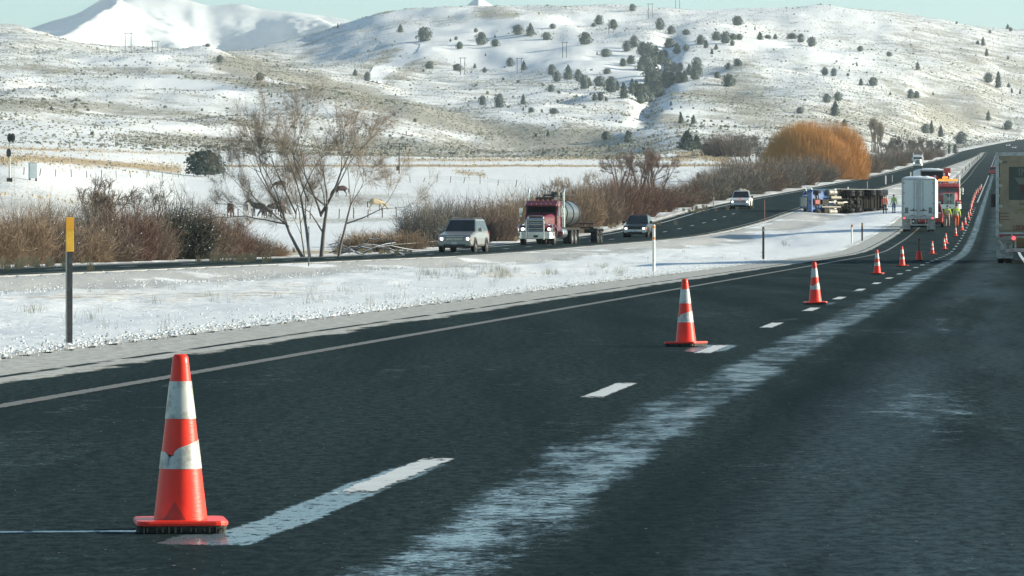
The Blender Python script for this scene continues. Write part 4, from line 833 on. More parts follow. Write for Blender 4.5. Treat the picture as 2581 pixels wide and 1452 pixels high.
def car(name, loc, rz, label, cat, paint, L=5.2, W=2.0, H=1.88, style='suv', lights=True, group=None, bumper=None, low=None, wr=.39, rack=True, grille=CHROME):
    root = empty(name, loc, rz, label, cat, group); hw = W / 2; y0 = -L / 2; y1 = L / 2; zb = H * .61; zh = H * .57
    b = MB(); b.loft([rsec(y0, hw*.86, .42, zh*.80, .07), rsec(y0+.10, hw*.96, .36, zh*.90, .09), rsec(y0+.55, hw, .34, zh*.97, .10), rsec(y0+1.25, hw, .34, zb, .10, hw*.95), rsec(y0+1.6, hw, .34, zb+.02, .10, hw*.95),
        rsec(y1-.5, hw, .34, zb+.03, .10, hw*.95), rsec(y1-.06, hw*.97, .40, zb+.01, .09, hw*.93), rsec(y1, hw*.93, .46, zb-.06, .08)])
    b.build("body", paint, root, bevel=.02)
    ya, yb, yc, yd = (y0+1.45, y0+2.25, y1-.45, y1-.12) if style == 'suv' else (y0+1.4, y0+2.1, y0+3.0, y0+3.25)
    tw = hw * .76; bw = hw * .93
    def cs(y, w0, w1, z1): return [(-w0, y, zb), (w0, y, zb), (w1, y, z1-.08), (w1-.12, y, z1), (-w1+.12, y, z1), (-w1, y, z1-.08)]
    c = MB(); vs = [(-bw, ya, zb), (bw, ya, zb), (tw, yb, H-.06), (-tw, yb, H-.06), (-bw, yd, zb), (bw, yd, zb), (tw, yc, H-.06), (-tw, yc, H-.06)]
    c.add(vs, [(0, 1, 2, 3), (4, 7, 6, 5), (0, 3, 7, 4), (1, 5, 6, 2), (0, 4, 5, 1)])
    c.loft([[(-tw, yb, H-.06), (tw, yb, H-.06), (tw-.10, yb+.12, H), (-tw+.10, yb+.12, H)], [(-tw, yc, H-.06), (tw, yc, H-.06), (tw-.10, yc-.1, H), (-tw+.10, yc-.1, H)]])
    c.build("cabin", paint, root, bevel=.015)
    def pane(nm, p, off, mg=.10, mt=GLASS):
        P = [Vector(q) for q in p]; ct = sum(P, Vector()) / 4; n = (P[1]-P[0]).cross(P[3]-P[0]).normalized()
        if n.dot(ct - Vector((0, (ya+yd)/2, zb))) < 0: n = -n
        Qd = [ct + (q - ct) * (1 - mg) + n * off for q in P]; m = MB(); m.add(Qd + [q - n * .03 for q in Qd], [(0,1,2,3),(7,6,5,4),(0,4,5,1),(1,5,6,2),(2,6,7,3),(3,7,4,0)]); m.build(nm, mt, root)
    pane("windshield", [vs[0], vs[1], vs[2], vs[3]], .012, .09); pane("rear_window", [vs[4], vs[5], vs[6], vs[7]], .012, .16)
    for s in (1, -1):
        A, B_, C, D_ = Vector((s*bw, ya, zb)), Vector((s*bw, yd, zb)), Vector((s*tw, yc, H-.06)), Vector((s*tw, yb, H-.06)); cuts = [0, .36, .68, 1] if style == 'suv' else [0, 1]
        for u, v in zip(cuts[:-1], cuts[1:]): pane("side_window", [A.lerp(B_, u), A.lerp(B_, v), D_.lerp(C, v), D_.lerp(C, u)], .012, .14)
        mm = MB(); mm.box((s*(hw+.13), ya+.35, zb+.12), (.22, .12, .20)); mm.box((s*(hw+.02), ya+.36, zb+.06), (.12, .05, .05)); mm.build("mirror", BLACKP if style != 'suv' else paint, root, bevel=.03)
        h = MB(); h.box((s*(hw-.23), y0+.005, zh*.72), (.34, .10, .20)); ho = h.build("headlight", LENS, root, bevel=.03)
        if lights: MB().lathe([(.001, -.012), (.07, -.01), (.085, .02)], 12, (s*(hw-.25), y0-.05, zh*.70), 'Y').build("lamp", LAMPM, ho)
        MB().box((s*(hw-.08), y0+.07, zh*.72), (.09, .12, .18)).build("turn_signal", AMBERD, root, bevel=.01)
        MB().box((s*(hw-.10), y1-.02, zb-.18), (.14, .10, .42)).build("tail_light", TAILD, root, bevel=.02)
        MB().box((s*(hw*.62), y0-.03, .50), (.20, .05, .10)).build("fog_light", LENS, root, bevel=.01)
        for yy in (y0+.95, y1-1.05):
            wheel(root, s*(hw-.12), yy, wr, .26)
            MB().lathe([(wr*1.17, -.02), (wr*1.17, .02), (.01, .02)], 18, (s*(hw+.004), yy, wr+.02), 'X').build("wheel_arch", BLACKP, root)
            for o in (): pass
    for ch in [c_ for c_ in root.children if c_.name.startswith("wheel") and not c_.name.startswith("wheel_arch")]: ch.location.x += .05 * (1 if ch.location.x > 0 else -1)
    g = MB(); g.box((0, y0-.012, zh*.73), (W*.52, .05, .24)); go = g.build("grille", BLACKP, root, bevel=.02)
    for k in (-.085, 0, .085): MB().box((0, y0-.045, zh*.73+k), (W*.50, .03, .028)).build("grille_bar", grille, go)
    bp = MB(); bp.box((0, y0-.03, .50), (W*.94, .20, .24)); bp.build("front_bumper", bumper or paint, root, bevel=.05, seg=2); MB().box((0, y1+.02, .52), (W*.94, .16, .22)).build("rear_bumper", bumper or paint, root, bevel=.04)
    MB().box((0, y0-.10, .38), (W*.62, .12, .16)).build("lower_intake", BLACKP, root, bevel=.02); MB().box((0, y0-.145, .52), (.32, .015, .15)).build("licence_plate", PLATE, root)
    MB().box((0, 0, .33), (W*.8, L*.86, .18)).build("underbody", BLACKP, root)
    if rack and style == 'suv':
        for s in (1, -1):
            m = MB(); m.path([(s*tw*.84, yb+.25, H+.01), (s*tw*.84, yb+.3, H+.06), (s*tw*.84, yc-.3, H+.06), (s*tw*.84, yc-.25, H+.01)], .02); m.build("roof_rail", BLACKP, root)
    if style == 'pickup':
        m = MB(); m.box((0, (yd+y1)/2+.05, zb+.03), (W*.80, (y1-yd)-.3, .04)); m.build("cargo_bed", BLACKP, root)
    return root
# heavy tractor -----------------------------------------------------------
def tractor(name, loc, rz, label, paint, accent=None, bull=True, sleeper=True, tag_cat="truck", visor=True, light_on=True, stacks=True, wrecker=False):
    accent = accent or paint; root = empty(name, loc, rz, label, tag_cat)
    hood = MB(); hood.loft([[(-.62, -3.55, .95), (.62, -3.55, .95), (.60, -3.55, 1.78), (.48, -3.55, 1.90), (-.48, -3.55, 1.90), (-.60, -3.55, 1.78)], [(-.80, -2.6, .95), (.80, -2.6, .95), (.80, -2.6, 1.85), (.66, -2.6, 2.02), (-.66, -2.6, 2.02), (-.80, -2.6, 1.85)],
        [(-.98, -1.75, .95), (.98, -1.75, .95), (.98, -1.75, 1.95), (.84, -1.75, 2.12), (-.84, -1.75, 2.12), (-.98, -1.75, 1.95)]]); hood.build("hood", paint, root, bevel=.04, seg=2)
    cab = MB(); cab.prism([(-1.75, .9), (-1.75, 1.95), (-1.38, 2.72), (-1.2, 2.95), (-.1, 3.0), (-.1, .9)], -1.08, 1.08); cab.build("cab", paint, root, bevel=.06, seg=2)
    if sleeper: s = MB(); s.prism([(-.1, .95), (-.1, 3.05), (.2, 3.25), (1.35, 3.25), (1.5, 3.1), (1.5, .95)], -1.12, 1.12); s.build("sleeper", paint, root, bevel=.07, seg=2)
    for s in (-1, 1):
        f = MB(); f.add([(s*.03, -1.76, 2.06), (s*.98, -1.755, 2.06), (s*.94, -1.44, 2.62), (s*.03, -1.46, 2.62)], [(0, 1, 2, 3)]); q = [Vector(v) for v in f.v]; nrm = Vector((0, -.87, .5)); f = MB(); f.add([v + nrm * .02 for v in q] + [v - nrm * .05 for v in q], [(0,1,2,3),(7,6,5,4),(0,4,5,1),(1,5,6,2),(2,6,7,3),(3,7,4,0)]); f.build("windshield", GLASS if not wrecker else GLASSR, root)
        MB().box((s*1.09, -.95, 2.25), (.03, .85, .62)).build("side_window", GLASS, root, bevel=.01)
        fd = MB(); n = 9; pts = []
        for k in range(n): a = math.pi * k / (n - 1); pts.append((-2.75 - .72 * math.cos(a), .62 + .74 * math.sin(a)))
        inn = [(-2.75 - .60 * math.cos(math.pi * k / (n-1)), .62 + .60 * math.sin(math.pi * k / (n-1))) for k in range(n)]
        fd.prism(pts + inn[::-1], s*.68, s*1.20); fd.build("fender", accent, root, bevel=.02)
        hb = MB(); hb.box((s*.93, -3.36, 1.06), (.44, .30, .30)); hb.build("headlight_housing", accent, root, bevel=.06)
        hl = MB(); hl.box((s*.93, -3.53, 1.06), (.34, .05, .20)); ho = hl.build("headlight", LENS, root, bevel=.02)
        if light_on: MB().lathe([(.001, -.015), (.085, -.01), (.10, .02)], 12, (s*.90, -3.57, 1.06), 'Y').build("lamp", LAMPM, ho)
        wheel(root, s*1.02, -2.75, .51, .30, RIM if s > 0 else RIM)
        m = MB(); m.path([(s*1.10, -1.45, 2.55), (s*1.42, -1.6, 2.60), (s*1.42, -1.6, 1.85), (s*1.10, -1.5, 1.8)], .018); mo = m.build("mirror_bracket", CHROME, root); MB().box((s*1.42, -1.58, 2.30), (.20, .08, .42)).build("mirror", CHROME, root, bevel=.03); MB().box((s*1.42, -1.58, 1.95), (.18, .08, .18)).build("mirror", CHROME, root, bevel=.03)
        t = MB(); t.lathe([(.001, -.75), (.30, -.75), (.33, -.68), (.33, .68), (.30, .75), (.001, .75)], 18, (s*.98, .35, .78), 'Y'); to = t.build("fuel_tank", CHROME, root, smooth=False)
        for k in (-.4, .4): MB().lathe([(.335, -.04), (.345, -.04), (.345, .04), (.335, .04)], 18, (s*.98, .35+k, .78), 'Y').build("tank_strap", ALU, to)
        if stacks:
            e = MB(); e.lathe([(.10, 1.2), (.10, 2.5)], 12, (s*1.20, .15, 0)); e.lathe([(.065, 2.5), (.065, 3.55)], 12, (s*1.20, .15, 0)); e.tube((s*1.20, .15, 3.5), (s*1.22, .32, 3.78), .065, .07, 12); e.build("exhaust_stack", CHROME, root)
        MB().box((s*.36, 2.5, .88), (.10, 6.6, .24)).build("frame_rail", FRAMEM, root)
        for yy in (3.35, 4.65):
            for xx in (.78, 1.10): wheel(root, s*xx, yy, .51, .26, RIM)
        MB().box((s*.98, 5.42, .62), (.58, .03, .75)).build("mud_flap", BLACKP, root)
    g = MB(); g.box((0, -3.57, 1.42), (.92, .05, .84)); go = g.build("grille", BLACKP, root, bevel=.03)
    if not wrecker:
        for k in range(6): MB().box((0, -3.61, 1.08 + .135*k), (.90, .03, .035)).build("grille_bar", CHROME, go)
        h = MB(); h.path([(-.52, -3.61, .98), (-.52, -3.61, 1.88), (-.42, -3.6, 1.95), (.42, -3.6, 1.95), (.52, -3.61, 1.88), (.52, -3.61, .98)], .035); h.build("grille_surround", CHROME, root)
    b = MB(); b.loft([[(-1.22, -3.35, .42), (-1.22, -3.35, .88), (-1.22, -3.3, .88), (-1.22, -3.3, .42)], [(-.95, -3.72, .40), (-.95, -3.72, .90), (-.95, -3.5, .90), (-.95, -3.5, .40)], [(.95, -3.72, .40), (.95, -3.72, .90), (.95, -3.5, .90), (.95, -3.5, .40)], [(1.22, -3.35, .42), (1.22, -3.35, .88), (1.22, -3.3, .88), (1.22, -3.3, .42)]])
    b.build("front_bumper", CHROME, root, bevel=.03); MB().box((.02, -3.75, .58), (.30, .02, .15)).build("licence_plate", BLACKP if not wrecker else PLATE, root)
    if bull:
        m = MB()
        for s in (-1, 1): m.path([(s*.60, -3.92, .36), (s*.60, -3.92, 1.62), (s*.54, -3.88, 1.74)], .05, 8)
        for z in (.95, 1.20, 1.45, 1.68): m.path([(-.60, -3.92, z), (.60, -3.92, z)], .032, 8)
        m.path([(-.54, -3.88, 1.74), (.54, -3.88, 1.74)], .045, 8); m.path([(.60, -3.92, 1.38), (1.12, -3.82, 1.38), (1.20, -3.8, 1.22), (1.16, -3.75, .80)], .035, 8); m.path([(-.60, -3.92, 1.38), (-1.12, -3.82, 1.38), (-1.20, -3.8, 1.22), (-1.16, -3.75, .80)], .035, 8); m.build("bull_bar", CHROME, root)
    if visor:
        v = MB(); v.prism([(-1.95, 2.58), (-1.90, 2.66), (-1.25, 3.0), (-1.2, 2.92), (-1.42, 2.66)], -1.06, 1.06); v.build("sun_visor", accent, root, bevel=.02)
        for k in range(5): MB().lathe([(.001, -.02), (.035, -.01), (.04, .03)], 8, (-.66 + .33*k, -1.80, 2.76), 'Y').build("marker_lamp", AMBERD, root)
        for k in range(5): MB().box((-.66 + .33*k, -1.16, 3.03), (.10, .14, .07)).build("marker_lamp", AMBERD, root)
    MB().box((0, 2.6, .95), (.95, .06, .2)).build("cross_member", FRAMEM, root); MB().lathe([(.02, 0), (.55, 0), (.55, .08), (.02, .08)], 16, (0, 3.9, 1.12)).build("fifth_wheel", FRAMEM, root)
    for yy in (-2.75, 3.35, 4.65): MB().tube((-1.0, yy, .5), (1.0, yy, .5), .09).build("axle", FRAMEM, root)
    return root
MAROON = mat("maroon_paint", (.13, .008, .016), .22, var=.15, vscale=1, coat=.7)
truck_yaw = lambda dx: -math.atan(dx)
def road_yaw(D, opp_=True):
    D = np.array([D, D + 5.0]); X = xc(D) + (.5 * (far_off(D) + near_off(D)) if opp_ else 0); return -math.atan((X[1] - X[0]) / 5.0)
def on_road(px, d, opp_=True):
    x = (px - CX) * d / F; return Vector((x, d, float((g_opp if opp_ else g_main)(np.array([d]))[0])))
# maroon tanker
p = on_road(1377, 308); TR = tractor("tanker_truck", p + Vector((0, 3.7, 0)), road_yaw(308) - .07, "maroon conventional tanker truck with chrome bull bar and twin stacks, coming towards the camera", MAROON, sleeper=False)
tk = MB(); tk.lathe([(.001, 2.1), (.6, 2.12), (.85, 2.3), (.92, 2.6), (.92, 8.1), (.85, 8.4), (.6, 8.58), (.001, 8.6)], 28, (0, 0, 0), 'Y')
tk.v = [(x * 1.0, y, z * .94 + 2.14) for x, y, z in tk.v]; tk.build("tank", mat("dull_tank_skin", (.13, .15, .155), .28, .5, var=.15, vscale=.7, dirt=.4), TR, smooth=True)
for yy in (3.0, 5.4, 7.7):
    r = MB(); r.lathe([(.93, -.04), (.97, -.04), (.97, .04), (.93, .04)], 28, (0, yy, 0), 'Y'); r.v = [(x, y, z * .94 + 2.14) for x, y, z in r.v]; r.build("tank_ring", BLACKP, TR)
hp = MB(); hp.lathe([(.001, 3.62), (.32, 3.62), (.32, 3.2)], 16, (0, 3.6, 0)); hp.lathe([(.001, 3.60), (.3, 3.60), (.3, 3.2)], 16, (0, 5.4, 0)); hp.path([(-.6, 2.4, 3.42), (-.6, 7.6, 3.42)], .03); hp.path([(.6, 2.4, 3.42), (.6, 7.6, 3.42)], .03); hp.build("hatch_rail", BLACKP, TR)
hr = MB(); hr.path([(-.5, 1.4, 3.05), (-.35, 1.3, 3.38), (.35, 1.3, 3.38), (.6, 1.4, 3.05)], .06, 8); hr.box((0, .2, 3.12), (1.3, 1.2, .22)); hr.build("air_duct", BLACKP, TR, bevel=.04)
for yy in (13.4, 14.7):
    for s in (-1, 1):
        wheel(TR, s*.98, yy, .5, .50, RIM)
for s in (-1, 1):
    f = MB(); f.prism([(12.7, .9), (12.75, 1.12), (15.35, 1.12), (15.4, .9), (15.3, 1.06), (12.8, 1.06)], s*.70, s*1.24); f.build("rear_fender", BLACKP, TR); MB().box((s*.30, 11.0, .92), (.12, 9.2, .26)).build("drawbar", FRAMEM, TR)
rk = MB(); rk.box((0, 14, 1.18), (2.0, 2.7, .1)); 
for k in range(10): rk.box((-.95 + .21*k, 12.75, 1.32), (.05, .06, .25))
rk.box((0, 12.75, 1.46), (2.2, .06, .06)); rk.build("rear_rack", BLACKP, TR)
MB().box((0, 6, 1.1), (.9, 9, .16)).build("tank_cradle", FRAMEM, TR)

SILVER = mat("silver_paint", (.27, .275, .27), .3, .35, var=.08, dirt=.3, dirtcol=(.25, .24, .22), coat=.4)
BLACKC = mat("black_car_paint", (.010, .016, .016), .3, var=.2, coat=.25, dirt=.2, dirtcol=(.10, .10, .09))
WHITEC = mat("white_pickup_paint", (.62, .64, .63), .35, var=.06, dirt=.35, dirtcol=(.33, .31, .28), coat=.3)
p = on_road(1168, 262); car("silver_suv", p + Vector((0, 2.6, 0)), road_yaw(262) - .08, "silver full-size off-roader with lit headlights, leading the oncoming traffic", "car", SILVER, L=5.3, W=2.02, H=1.92)
p = on_road(1611, 356); car("black_suv", p + Vector((0, 2.3, 0)), road_yaw(356), "black off-roader with lit headlights following the maroon tanker", "car", BLACKC, L=4.7, W=1.88, H=1.74, bumper=CHROME, grille=BLACKP)
p = on_road(1873, 478); PK = car("white_pickup", p + Vector((0, 2.8, 0)), road_yaw(478), "white pickup with load in its bed, last of the near oncoming vehicles", "pickup truck", WHITEC, L=5.6, W=2.05, H=1.95, style='pickup', wr=.42)
m = MB(); m.box((0, -2.87, 1.02), (.10, .03, .35)); m.build("red_badge", mat("glowing_red_badge", (.6, .04, .03), .4, emit=.5), PK)  # badge material emits a weak red glow of its own
cl = MB(); r_ = np.random.default_rng(8)
for k in range(7): cl.lathe([(.001, -.3), (.22, -.22), (.3, 0), (.22, .22), (.001, .3)], 8, (-.45 + .14*k, 1.6 + .1*k, 1.72 + r_.uniform(-.1, .2)), 'X')
lo = cl.build("load_sacks", mat("canvas_sack", (.32, .29, .23), .9), None, loc=PK.location, rz=PK.rotation_euler.z); tag(lo, "tan sacks heaped in the bed of the white pickup", "load")
p = on_road(2317, 1150); tractor("far_truck", p + Vector((0, 3.5, 0)), road_yaw(1150), "distant white truck with tall stacks alone on the far carriageway", WHITEP, bull=False)
for i, (x, y, d, nm, pt, lb) in enumerate([(2541, 370, 2270, "far_car", WHITEC, "tiny pale car, left one of two far up the hill road"), (2556, 376, 2130, "far_car", WHITEC, "tiny pale car, right one of two far up the hill road")]):
    q = at(x, y, 1900); car(nm, q, -.1, lb, "car", pt, L=4.6, W=1.9, H=1.6, rack=False)
q = on_road(2504, 955, False); car("far_red_pickup", q, -.107 + math.pi, "small red pickup far ahead, beside the big trailer's left edge", "pickup truck", mat("red_paint", (.45, .02, .025), .3, coat=.5, var=.1), L=5.2, W=1.95, H=1.75, style='pickup', lights=False)

# van trailers --------------------------------------------------------------
def van_trailer(name, loc, rz, label, wall, L=14.6, W=2.6, H=4.1, snow=True, axles=(-1.6, -2.85), cat="trailer", dark_rear=False, door_m=None, tail=True):
    """rear doors face -Y here"""
    root = empty(name, loc, rz, label, cat); hw = W / 2; z0 = 1.12; f0 = 0.0
    b = MB(); b.box((0, L/2, (z0+H)/2), (W, L, H - z0)); b.build("box", wall, root, bevel=.02)
    fr = MB(); 
    for s in (-1, 1): fr.box((s*(hw-.05), -.03, (z0+H)/2), (.12, .08, H - z0 + .02))
    fr.box((0, -.03, H-.06), (W-.2, .08, .14)); fr.box((0, -.03, z0-.02), (W, .10, .22)); fr.build("rear_frame", ALU, root, bevel=.01)
    if dark_rear:
        MB().box((0, -.015, (z0+H)/2), (W-.24, .03, H-z0-.2)).build("rear_shade_panel", mat("painted_rear_shade", (.012, .013, .014), .9), root)  # flat dark panel on the solid box; the rear's shade painted on
    else:
        for s in (-1, 1):
            d = MB(); d.box((s*.59, -.035, (z0+H)/2+.03), (1.15, .05, H - z0 - .28)); do_ = d.build("door", door_m or wall, root, bevel=.012)
            for x in (.12, .34): 
                rd = MB(); rd.path([(s*x, -.09, z0+.02), (s*x, -.09, H-.12)], .022, 6); ro = rd.build("lock_rod", ALU, root)
                for z in (z0+.5, (z0+H)/2, H-.4): MB().box((s*x, -.085, z), (.10, .05, .06)).build("rod_bracket", ALU, ro)
            MB().box((s*.40, -.11, z0+.55), (.50, .03, .05)).build("door_handle", FRAMEM, root); MB().box((s*.40, -.115, z0+.60), (.07, .04, .16)).build("latch", FRAMEM, root)
            for z in (z0+.35, z0+1.1, z0+1.9, H-.35): MB().box((s*(hw-.14), -.08, z), (.20, .04, .10)).build("hinge", ALU, root)
            MB().box((s*.92, -.065, z0+.55), (.26, .012, .46)).build("sticker", mat("grey_sticker", (.17, .18, .17), .6), root); MB().box((s*.48, -.092, z0+.16), (.28, .01, .045)).build("reflector_strip", TAILD, root)
    for s in (-1, 1):
        tl = MB(); tl.lathe([(.001, -.03), (.06, -.03), (.07, .02)], 12, (s*(hw-.20), -.10, z0-.05), 'Y'); tl.build("tail_light", TAILM if tail else TAILD, root)
        MB().box((s*(hw-.33), .35, .62), (.62, .03, .86)).build("mud_flap", mat("pale_mud_flap", (.40, .41, .38), .6, var=.25, vscale=4, dirt=.8, dirtcol=(.14, .13, .12)), root)
        MB().box((s*.55, .1, .78), (.07, .07, .55)).build("guard_post", ALU, root)
        MB().box((s*.55, L/2, z0-.12), (.08, L*.92, .18)).build("side_rail", FRAMEM, root)
        for a in axles:
            for xx in (.82, 1.12): wheel(root, s*xx, 1.0 - a - .8, .51, .26, RIMD)
        lg = MB(); lg.box((s*.75, L-3.2, .62), (.14, .14, 1.0)); lg.box((s*.75, L-3.2, .10), (.3, .25, .04)); lg.build("landing_leg", FRAMEM, root)
    g = MB(); g.box((0, .08, .54), (1.5, .08, .10)); g.build("underride_bar", ALU, root, bevel=.01)
    for a in axles: MB().tube((-1.0, .2 - a, .51), (1.0, .2 - a, .51), .08).build("axle", FRAMEM, root)
    if snow:
        s_ = MB(); n = 15; r = np.random.default_rng(2); secs = []
        for j in range(30):
            y = -.02 + (L + .02) * j / 29; e = min(1, (j + .35) * .8) ; sec = [(-hw + .02, y, H + .002)]
            for i in range(n): t = i / (n - 1); x = -hw + .04 + (W - .08) * t; sec.append((x, y, H + .03 + .17 * e * (math.sin(math.pi * t) ** .35) * (1 + .15 * r.normal())))
            sec.append((hw - .02, y, H + .002)); secs.append(sec)
        s_.loft(secs); s_.build("roof_snow", SNOWM, root, smooth=True)
    return root
TRW = mat("grey_white_trailer_skin", (.60, .64, .63), .45, .1, var=.05, vscale=.8, dirt=.12, dirtcol=(.40, .42, .41))
p = on_road(2315, 358, False); TW = van_trailer("box_trailer", p, -.107, "white box trailer with snowy roof stopped in the closed lane, rear doors to the camera", TRW, tail=True, H=4.15)
p = on_road(2349, 498, False); BX = van_trailer("box_truck_body", p, .02 - .03, "white box truck with dark shaded rear behind the red tow truck", WHITEP, L=9.5, H=3.95, snow=True, dark_rear=True)
MB().box((.3, -.06, 3.2), (.75, .03, .28)).build("red_panel", mat("red_panel_paint", (.5, .03, .03), .5), BX)
# the big dirty trailer at the right edge
DIRT = mat("grimy_trailer_skin", (.27, .22, .14), .6, var=.16, vscale=.9, dirt=.5, dirtcol=(.13, .115, .085))
p = on_road(2511, 178, False); x = p.x + 1.3; BTR = van_trailer("large_trailer", (x, 178, 0), -.107, "large grimy trailer with dark mural on its rear, cut by the right edge", DIRT, H=4.3, snow=False, tail=False, W=2.6)
for ch in list(BTR.children):
    if ch.name.split('.')[0] in ("lock_rod", "door_handle", "latch", "sticker", "reflector_strip"):
        for c2 in list(ch.children): bpy.data.objects.remove(c2)
        bpy.data.objects.remove(ch)
mu = MB(); mu.box((.18, -.07, 3.10), (1.96, .012, 1.28)); mo = mu.build("mural_panel", mat("dark_green_print", (.035, .05, .04), .55, var=.15, vscale=1.5, dirt=.35, dirtcol=(.09, .09, .075)), BTR, bevel=.0)
mp_ = MB(); mp_.add([(-.60, -.079, 3.33), (1.1, -.079, 3.33), (1.1, -.079, 3.07), (-.42, -.079, 3.07)], [(0, 1, 2, 3)]); mp_.build("pale_print", mat("pale_print", (.13, .135, .10), .6), mo)
mp_ = MB(); mp_.add([(-.42, -.080, 3.05), (1.1, -.080, 3.05), (1.1, -.080, 2.72), (-.30, -.080, 2.72)], [(0, 1, 2, 3)]); mp_.build("red_print", mat("red_print", (.085, .028, .026), .6), mo)
def lettering(name, txt, m, size, loc, parent, rot=(math.pi/2, 0, 0), ext=.002, scx=1.0, shear=0):
    cu = bpy.data.curves.new(name, 'FONT'); cu.body = txt; cu.size = size; cu.extrude = ext; cu.offset = .004; cu.shear = shear
    t = bpy.data.objects.new(name, cu); COL.objects.link(t); dg = bpy.context.evaluated_depsgraph_get(); dg.update()
    me = bpy.data.meshes.new_from_object(t.evaluated_get(dg)); bpy.data.objects.remove(t); me.materials.clear(); me.materials.append(m)
    o = link(name, me, parent, loc); o.rotation_euler = rot; o.scale = (scx, 1, 1); return o
LT = mat("faded_lettering", (.15, .155, .12), .6); LR = mat("red_lettering", (.22, .03, .028), .6); LD_ = mat("dim_lettering", (.115, .11, .085), .6); LY = mat("olive_lettering", (.17, .16, .06), .6)
lettering("lettering", "INT", LT, .42, (-.46, -.080, 3.40), mo, scx=1.0)
lettering("number_lettering", "1753R60M", LR, .26, (-.66, -.078, 1.30), BTR, scx=.80)
for k, (z, sx) in enumerate([(1.94, .38), (1.82, .34), (1.70, .42)]): MB().box((-.98, -.075, z), (sx, .008, .035)).build("small_print", mat("faded_red_print", (.17, .085, .065), .6), BTR)
for s, xx in ((0, -.95), (1, -.42)): MB().box((xx, -.10, 1.10), (.46, .012, .075)).build("reflector_strip", mat("dull_red_strip", (.16, .05, .045), .5), BTR)
MB().box((.1, -.075, 2.30), (1.0, .006, .07)).build("small_print", LD_, BTR); o_ = MB().box((.1, -.076, 2.13), (1.1, .006, .09), (0, -.12, 0)).build("small_print", LY, BTR); MB().box((.2, -.075, 1.98), (.9, .006, .05)).build("small_print", LD_, BTR); MB().box((-.98, -.075, 3.92), (.2, .006, .08)).build("small_print", LD_, BTR)
for z in (1.52, 2.05, 2.62, 3.28, 4.0): MB().box((-1.20, -.10, z), (.12, .06, .09)).build("hinge", mat("pale_hinge", (.42, .40, .33), .5, dirt=.4), BTR, bevel=.01)
lb = MB(); lb.box((-.86, -.09, .98), (.72, .05, .14)); lb.build("light_bar", mat("dull_light_bar", (.22, .22, .19), .5), BTR)
MB().lathe([(.001, -.05), (.065, -.05), (.075, 0)], 14, (-.62, -.10, .98), 'Y').build("tail_light", TAILM, BTR)
for z in (.50,): MB().box((.2, .0, z), (2.3, .10, .11)).build("underride_bar", mat("striped_bar", (.45, .40, .35), .5, dirt=.5, dirtcol=(.35, .05, .04)), BTR)
lg = MB(); lg.path([(-1.24, -.05, 1.05), (-1.2, -.05, .9), (-1.08, -.05, .75), (-1.04, -.05, .52)], .035); lg.build("guard_brace", mat("pale_hinge", (.42, .40, .33), .5), BTR)
MB().box((-1.45, 15.5, 2.55), (.22, .10, .55)).build("tractor_mirror", BLACKP, BTR, bevel=.03)
MB().box((0, 17.5, 1.9), (2.4, 4.5, 3.0)).build("tractor_cab", DIRT, BTR, bevel=.2)
for s in (-1, 1):
    for yy in (14.2, 18.9): wheel(BTR, s*1.05, yy, .51, .3, RIMD)

# red pickup beside the trailer, and the red tow truck -------------------------
RED = mat("red_truck_paint", (.36, .014, .018), .28, var=.12, coat=.6, dirt=.15, dirtcol=(.3, .28, .25))
p = on_road(2355, 378, False); RP = car("red_pickup", p + Vector((0, 2.8, 0)), -.107 + math.pi, "red pickup with snow behind its rear window, parked just right of the white box trailer", "pickup truck", RED, L=5.6, W=2.05, H=1.95, style='pickup', lights=False, wr=.42)
MB().box((0, 2.72, 1.17), (1.7, .10, .10)).build("bed_snow", SNOWM, RP, bevel=.03)
p = on_road(2397, 452, False); WR = tractor("tow_truck", p + Vector((0, 3.8, 0)), -.107 + .06, "red heavy tow truck facing the camera with amber lights and a folded grille cover", RED, bull=False, light_on=False, wrecker=True, sleeper=False, visor=True)
wf = mat("cream_grille_cover", (.42, .42, .36), .7, var=.15, vscale=3, dirt=.4)
MB().box((0, -3.66, 1.45), (1.16, .06, 1.05)).build("grille_cover", wf, WR, bevel=.05)
for s in (1, -1):
    m = MB(); m.add([(-.38, -3.70, 1.45 + s*.42), (.38, -3.70, 1.45 + s*.42), (0, -3.70, 1.45 + s*.08), (-.38, -3.69, 1.45 + s*.42), (.38, -3.69, 1.45 + s*.42), (0, -3.69, 1.45 + s*.08)], [(0,1,2),(3,5,4),(0,3,4,1),(1,4,5,2),(2,5,3,0)]) if s > 0 else m
    if s < 0: m = MB(); m.add([(-.30, -3.70, 1.05), (.30, -3.70, 1.05), (0, -3.70, 1.30), (-.30, -3.69, 1.05), (.30, -3.69, 1.05), (0, -3.69, 1.30)], [(0,1,2),(3,5,4),(0,3,4,1),(1,4,5,2),(2,5,3,0)])
    m.build("vent_flap", BLACKP, WR)
MB().tube((0, -3.72, .95), (0, -3.72, 1.95), .02).build("antenna", CHROME, WR)
lbm = MB(); lbm.box((0, -.9, 3.30), (1.9, .3, .20)); lbm.build("light_bar", AMBER, WR, bevel=.04); MB().box((0, -.9, 3.16), (2.0, .36, .06)).build("bar_mount", CHROME, WR)
MB().box((-.25, -.6, 3.55), (.55, .25, .22)).build("beacon", AMBER, WR, bevel=.06)
for k in range(4): MB().lathe([(.001, -.03), (.07, -.02), (.08, .05)], 10, (-.75 + .5*k, -1.55, 2.98), 'Y').build("roof_lamp", LENS, WR)
bm_ = MB(); bm_.box((0, 4.5, 1.5), (2.4, 5.0, 1.3)); bm_.build("equipment_body", RED, WR, bevel=.05)
bo = MB(); bo.box((0, 2.8, 3.2), (.45, 5.5, .5), (-.30, 0, 0)); bo.box((0, .4, 4.25), (.7, .5, .5)); bo.build("crane_boom", RED, WR, bevel=.04)

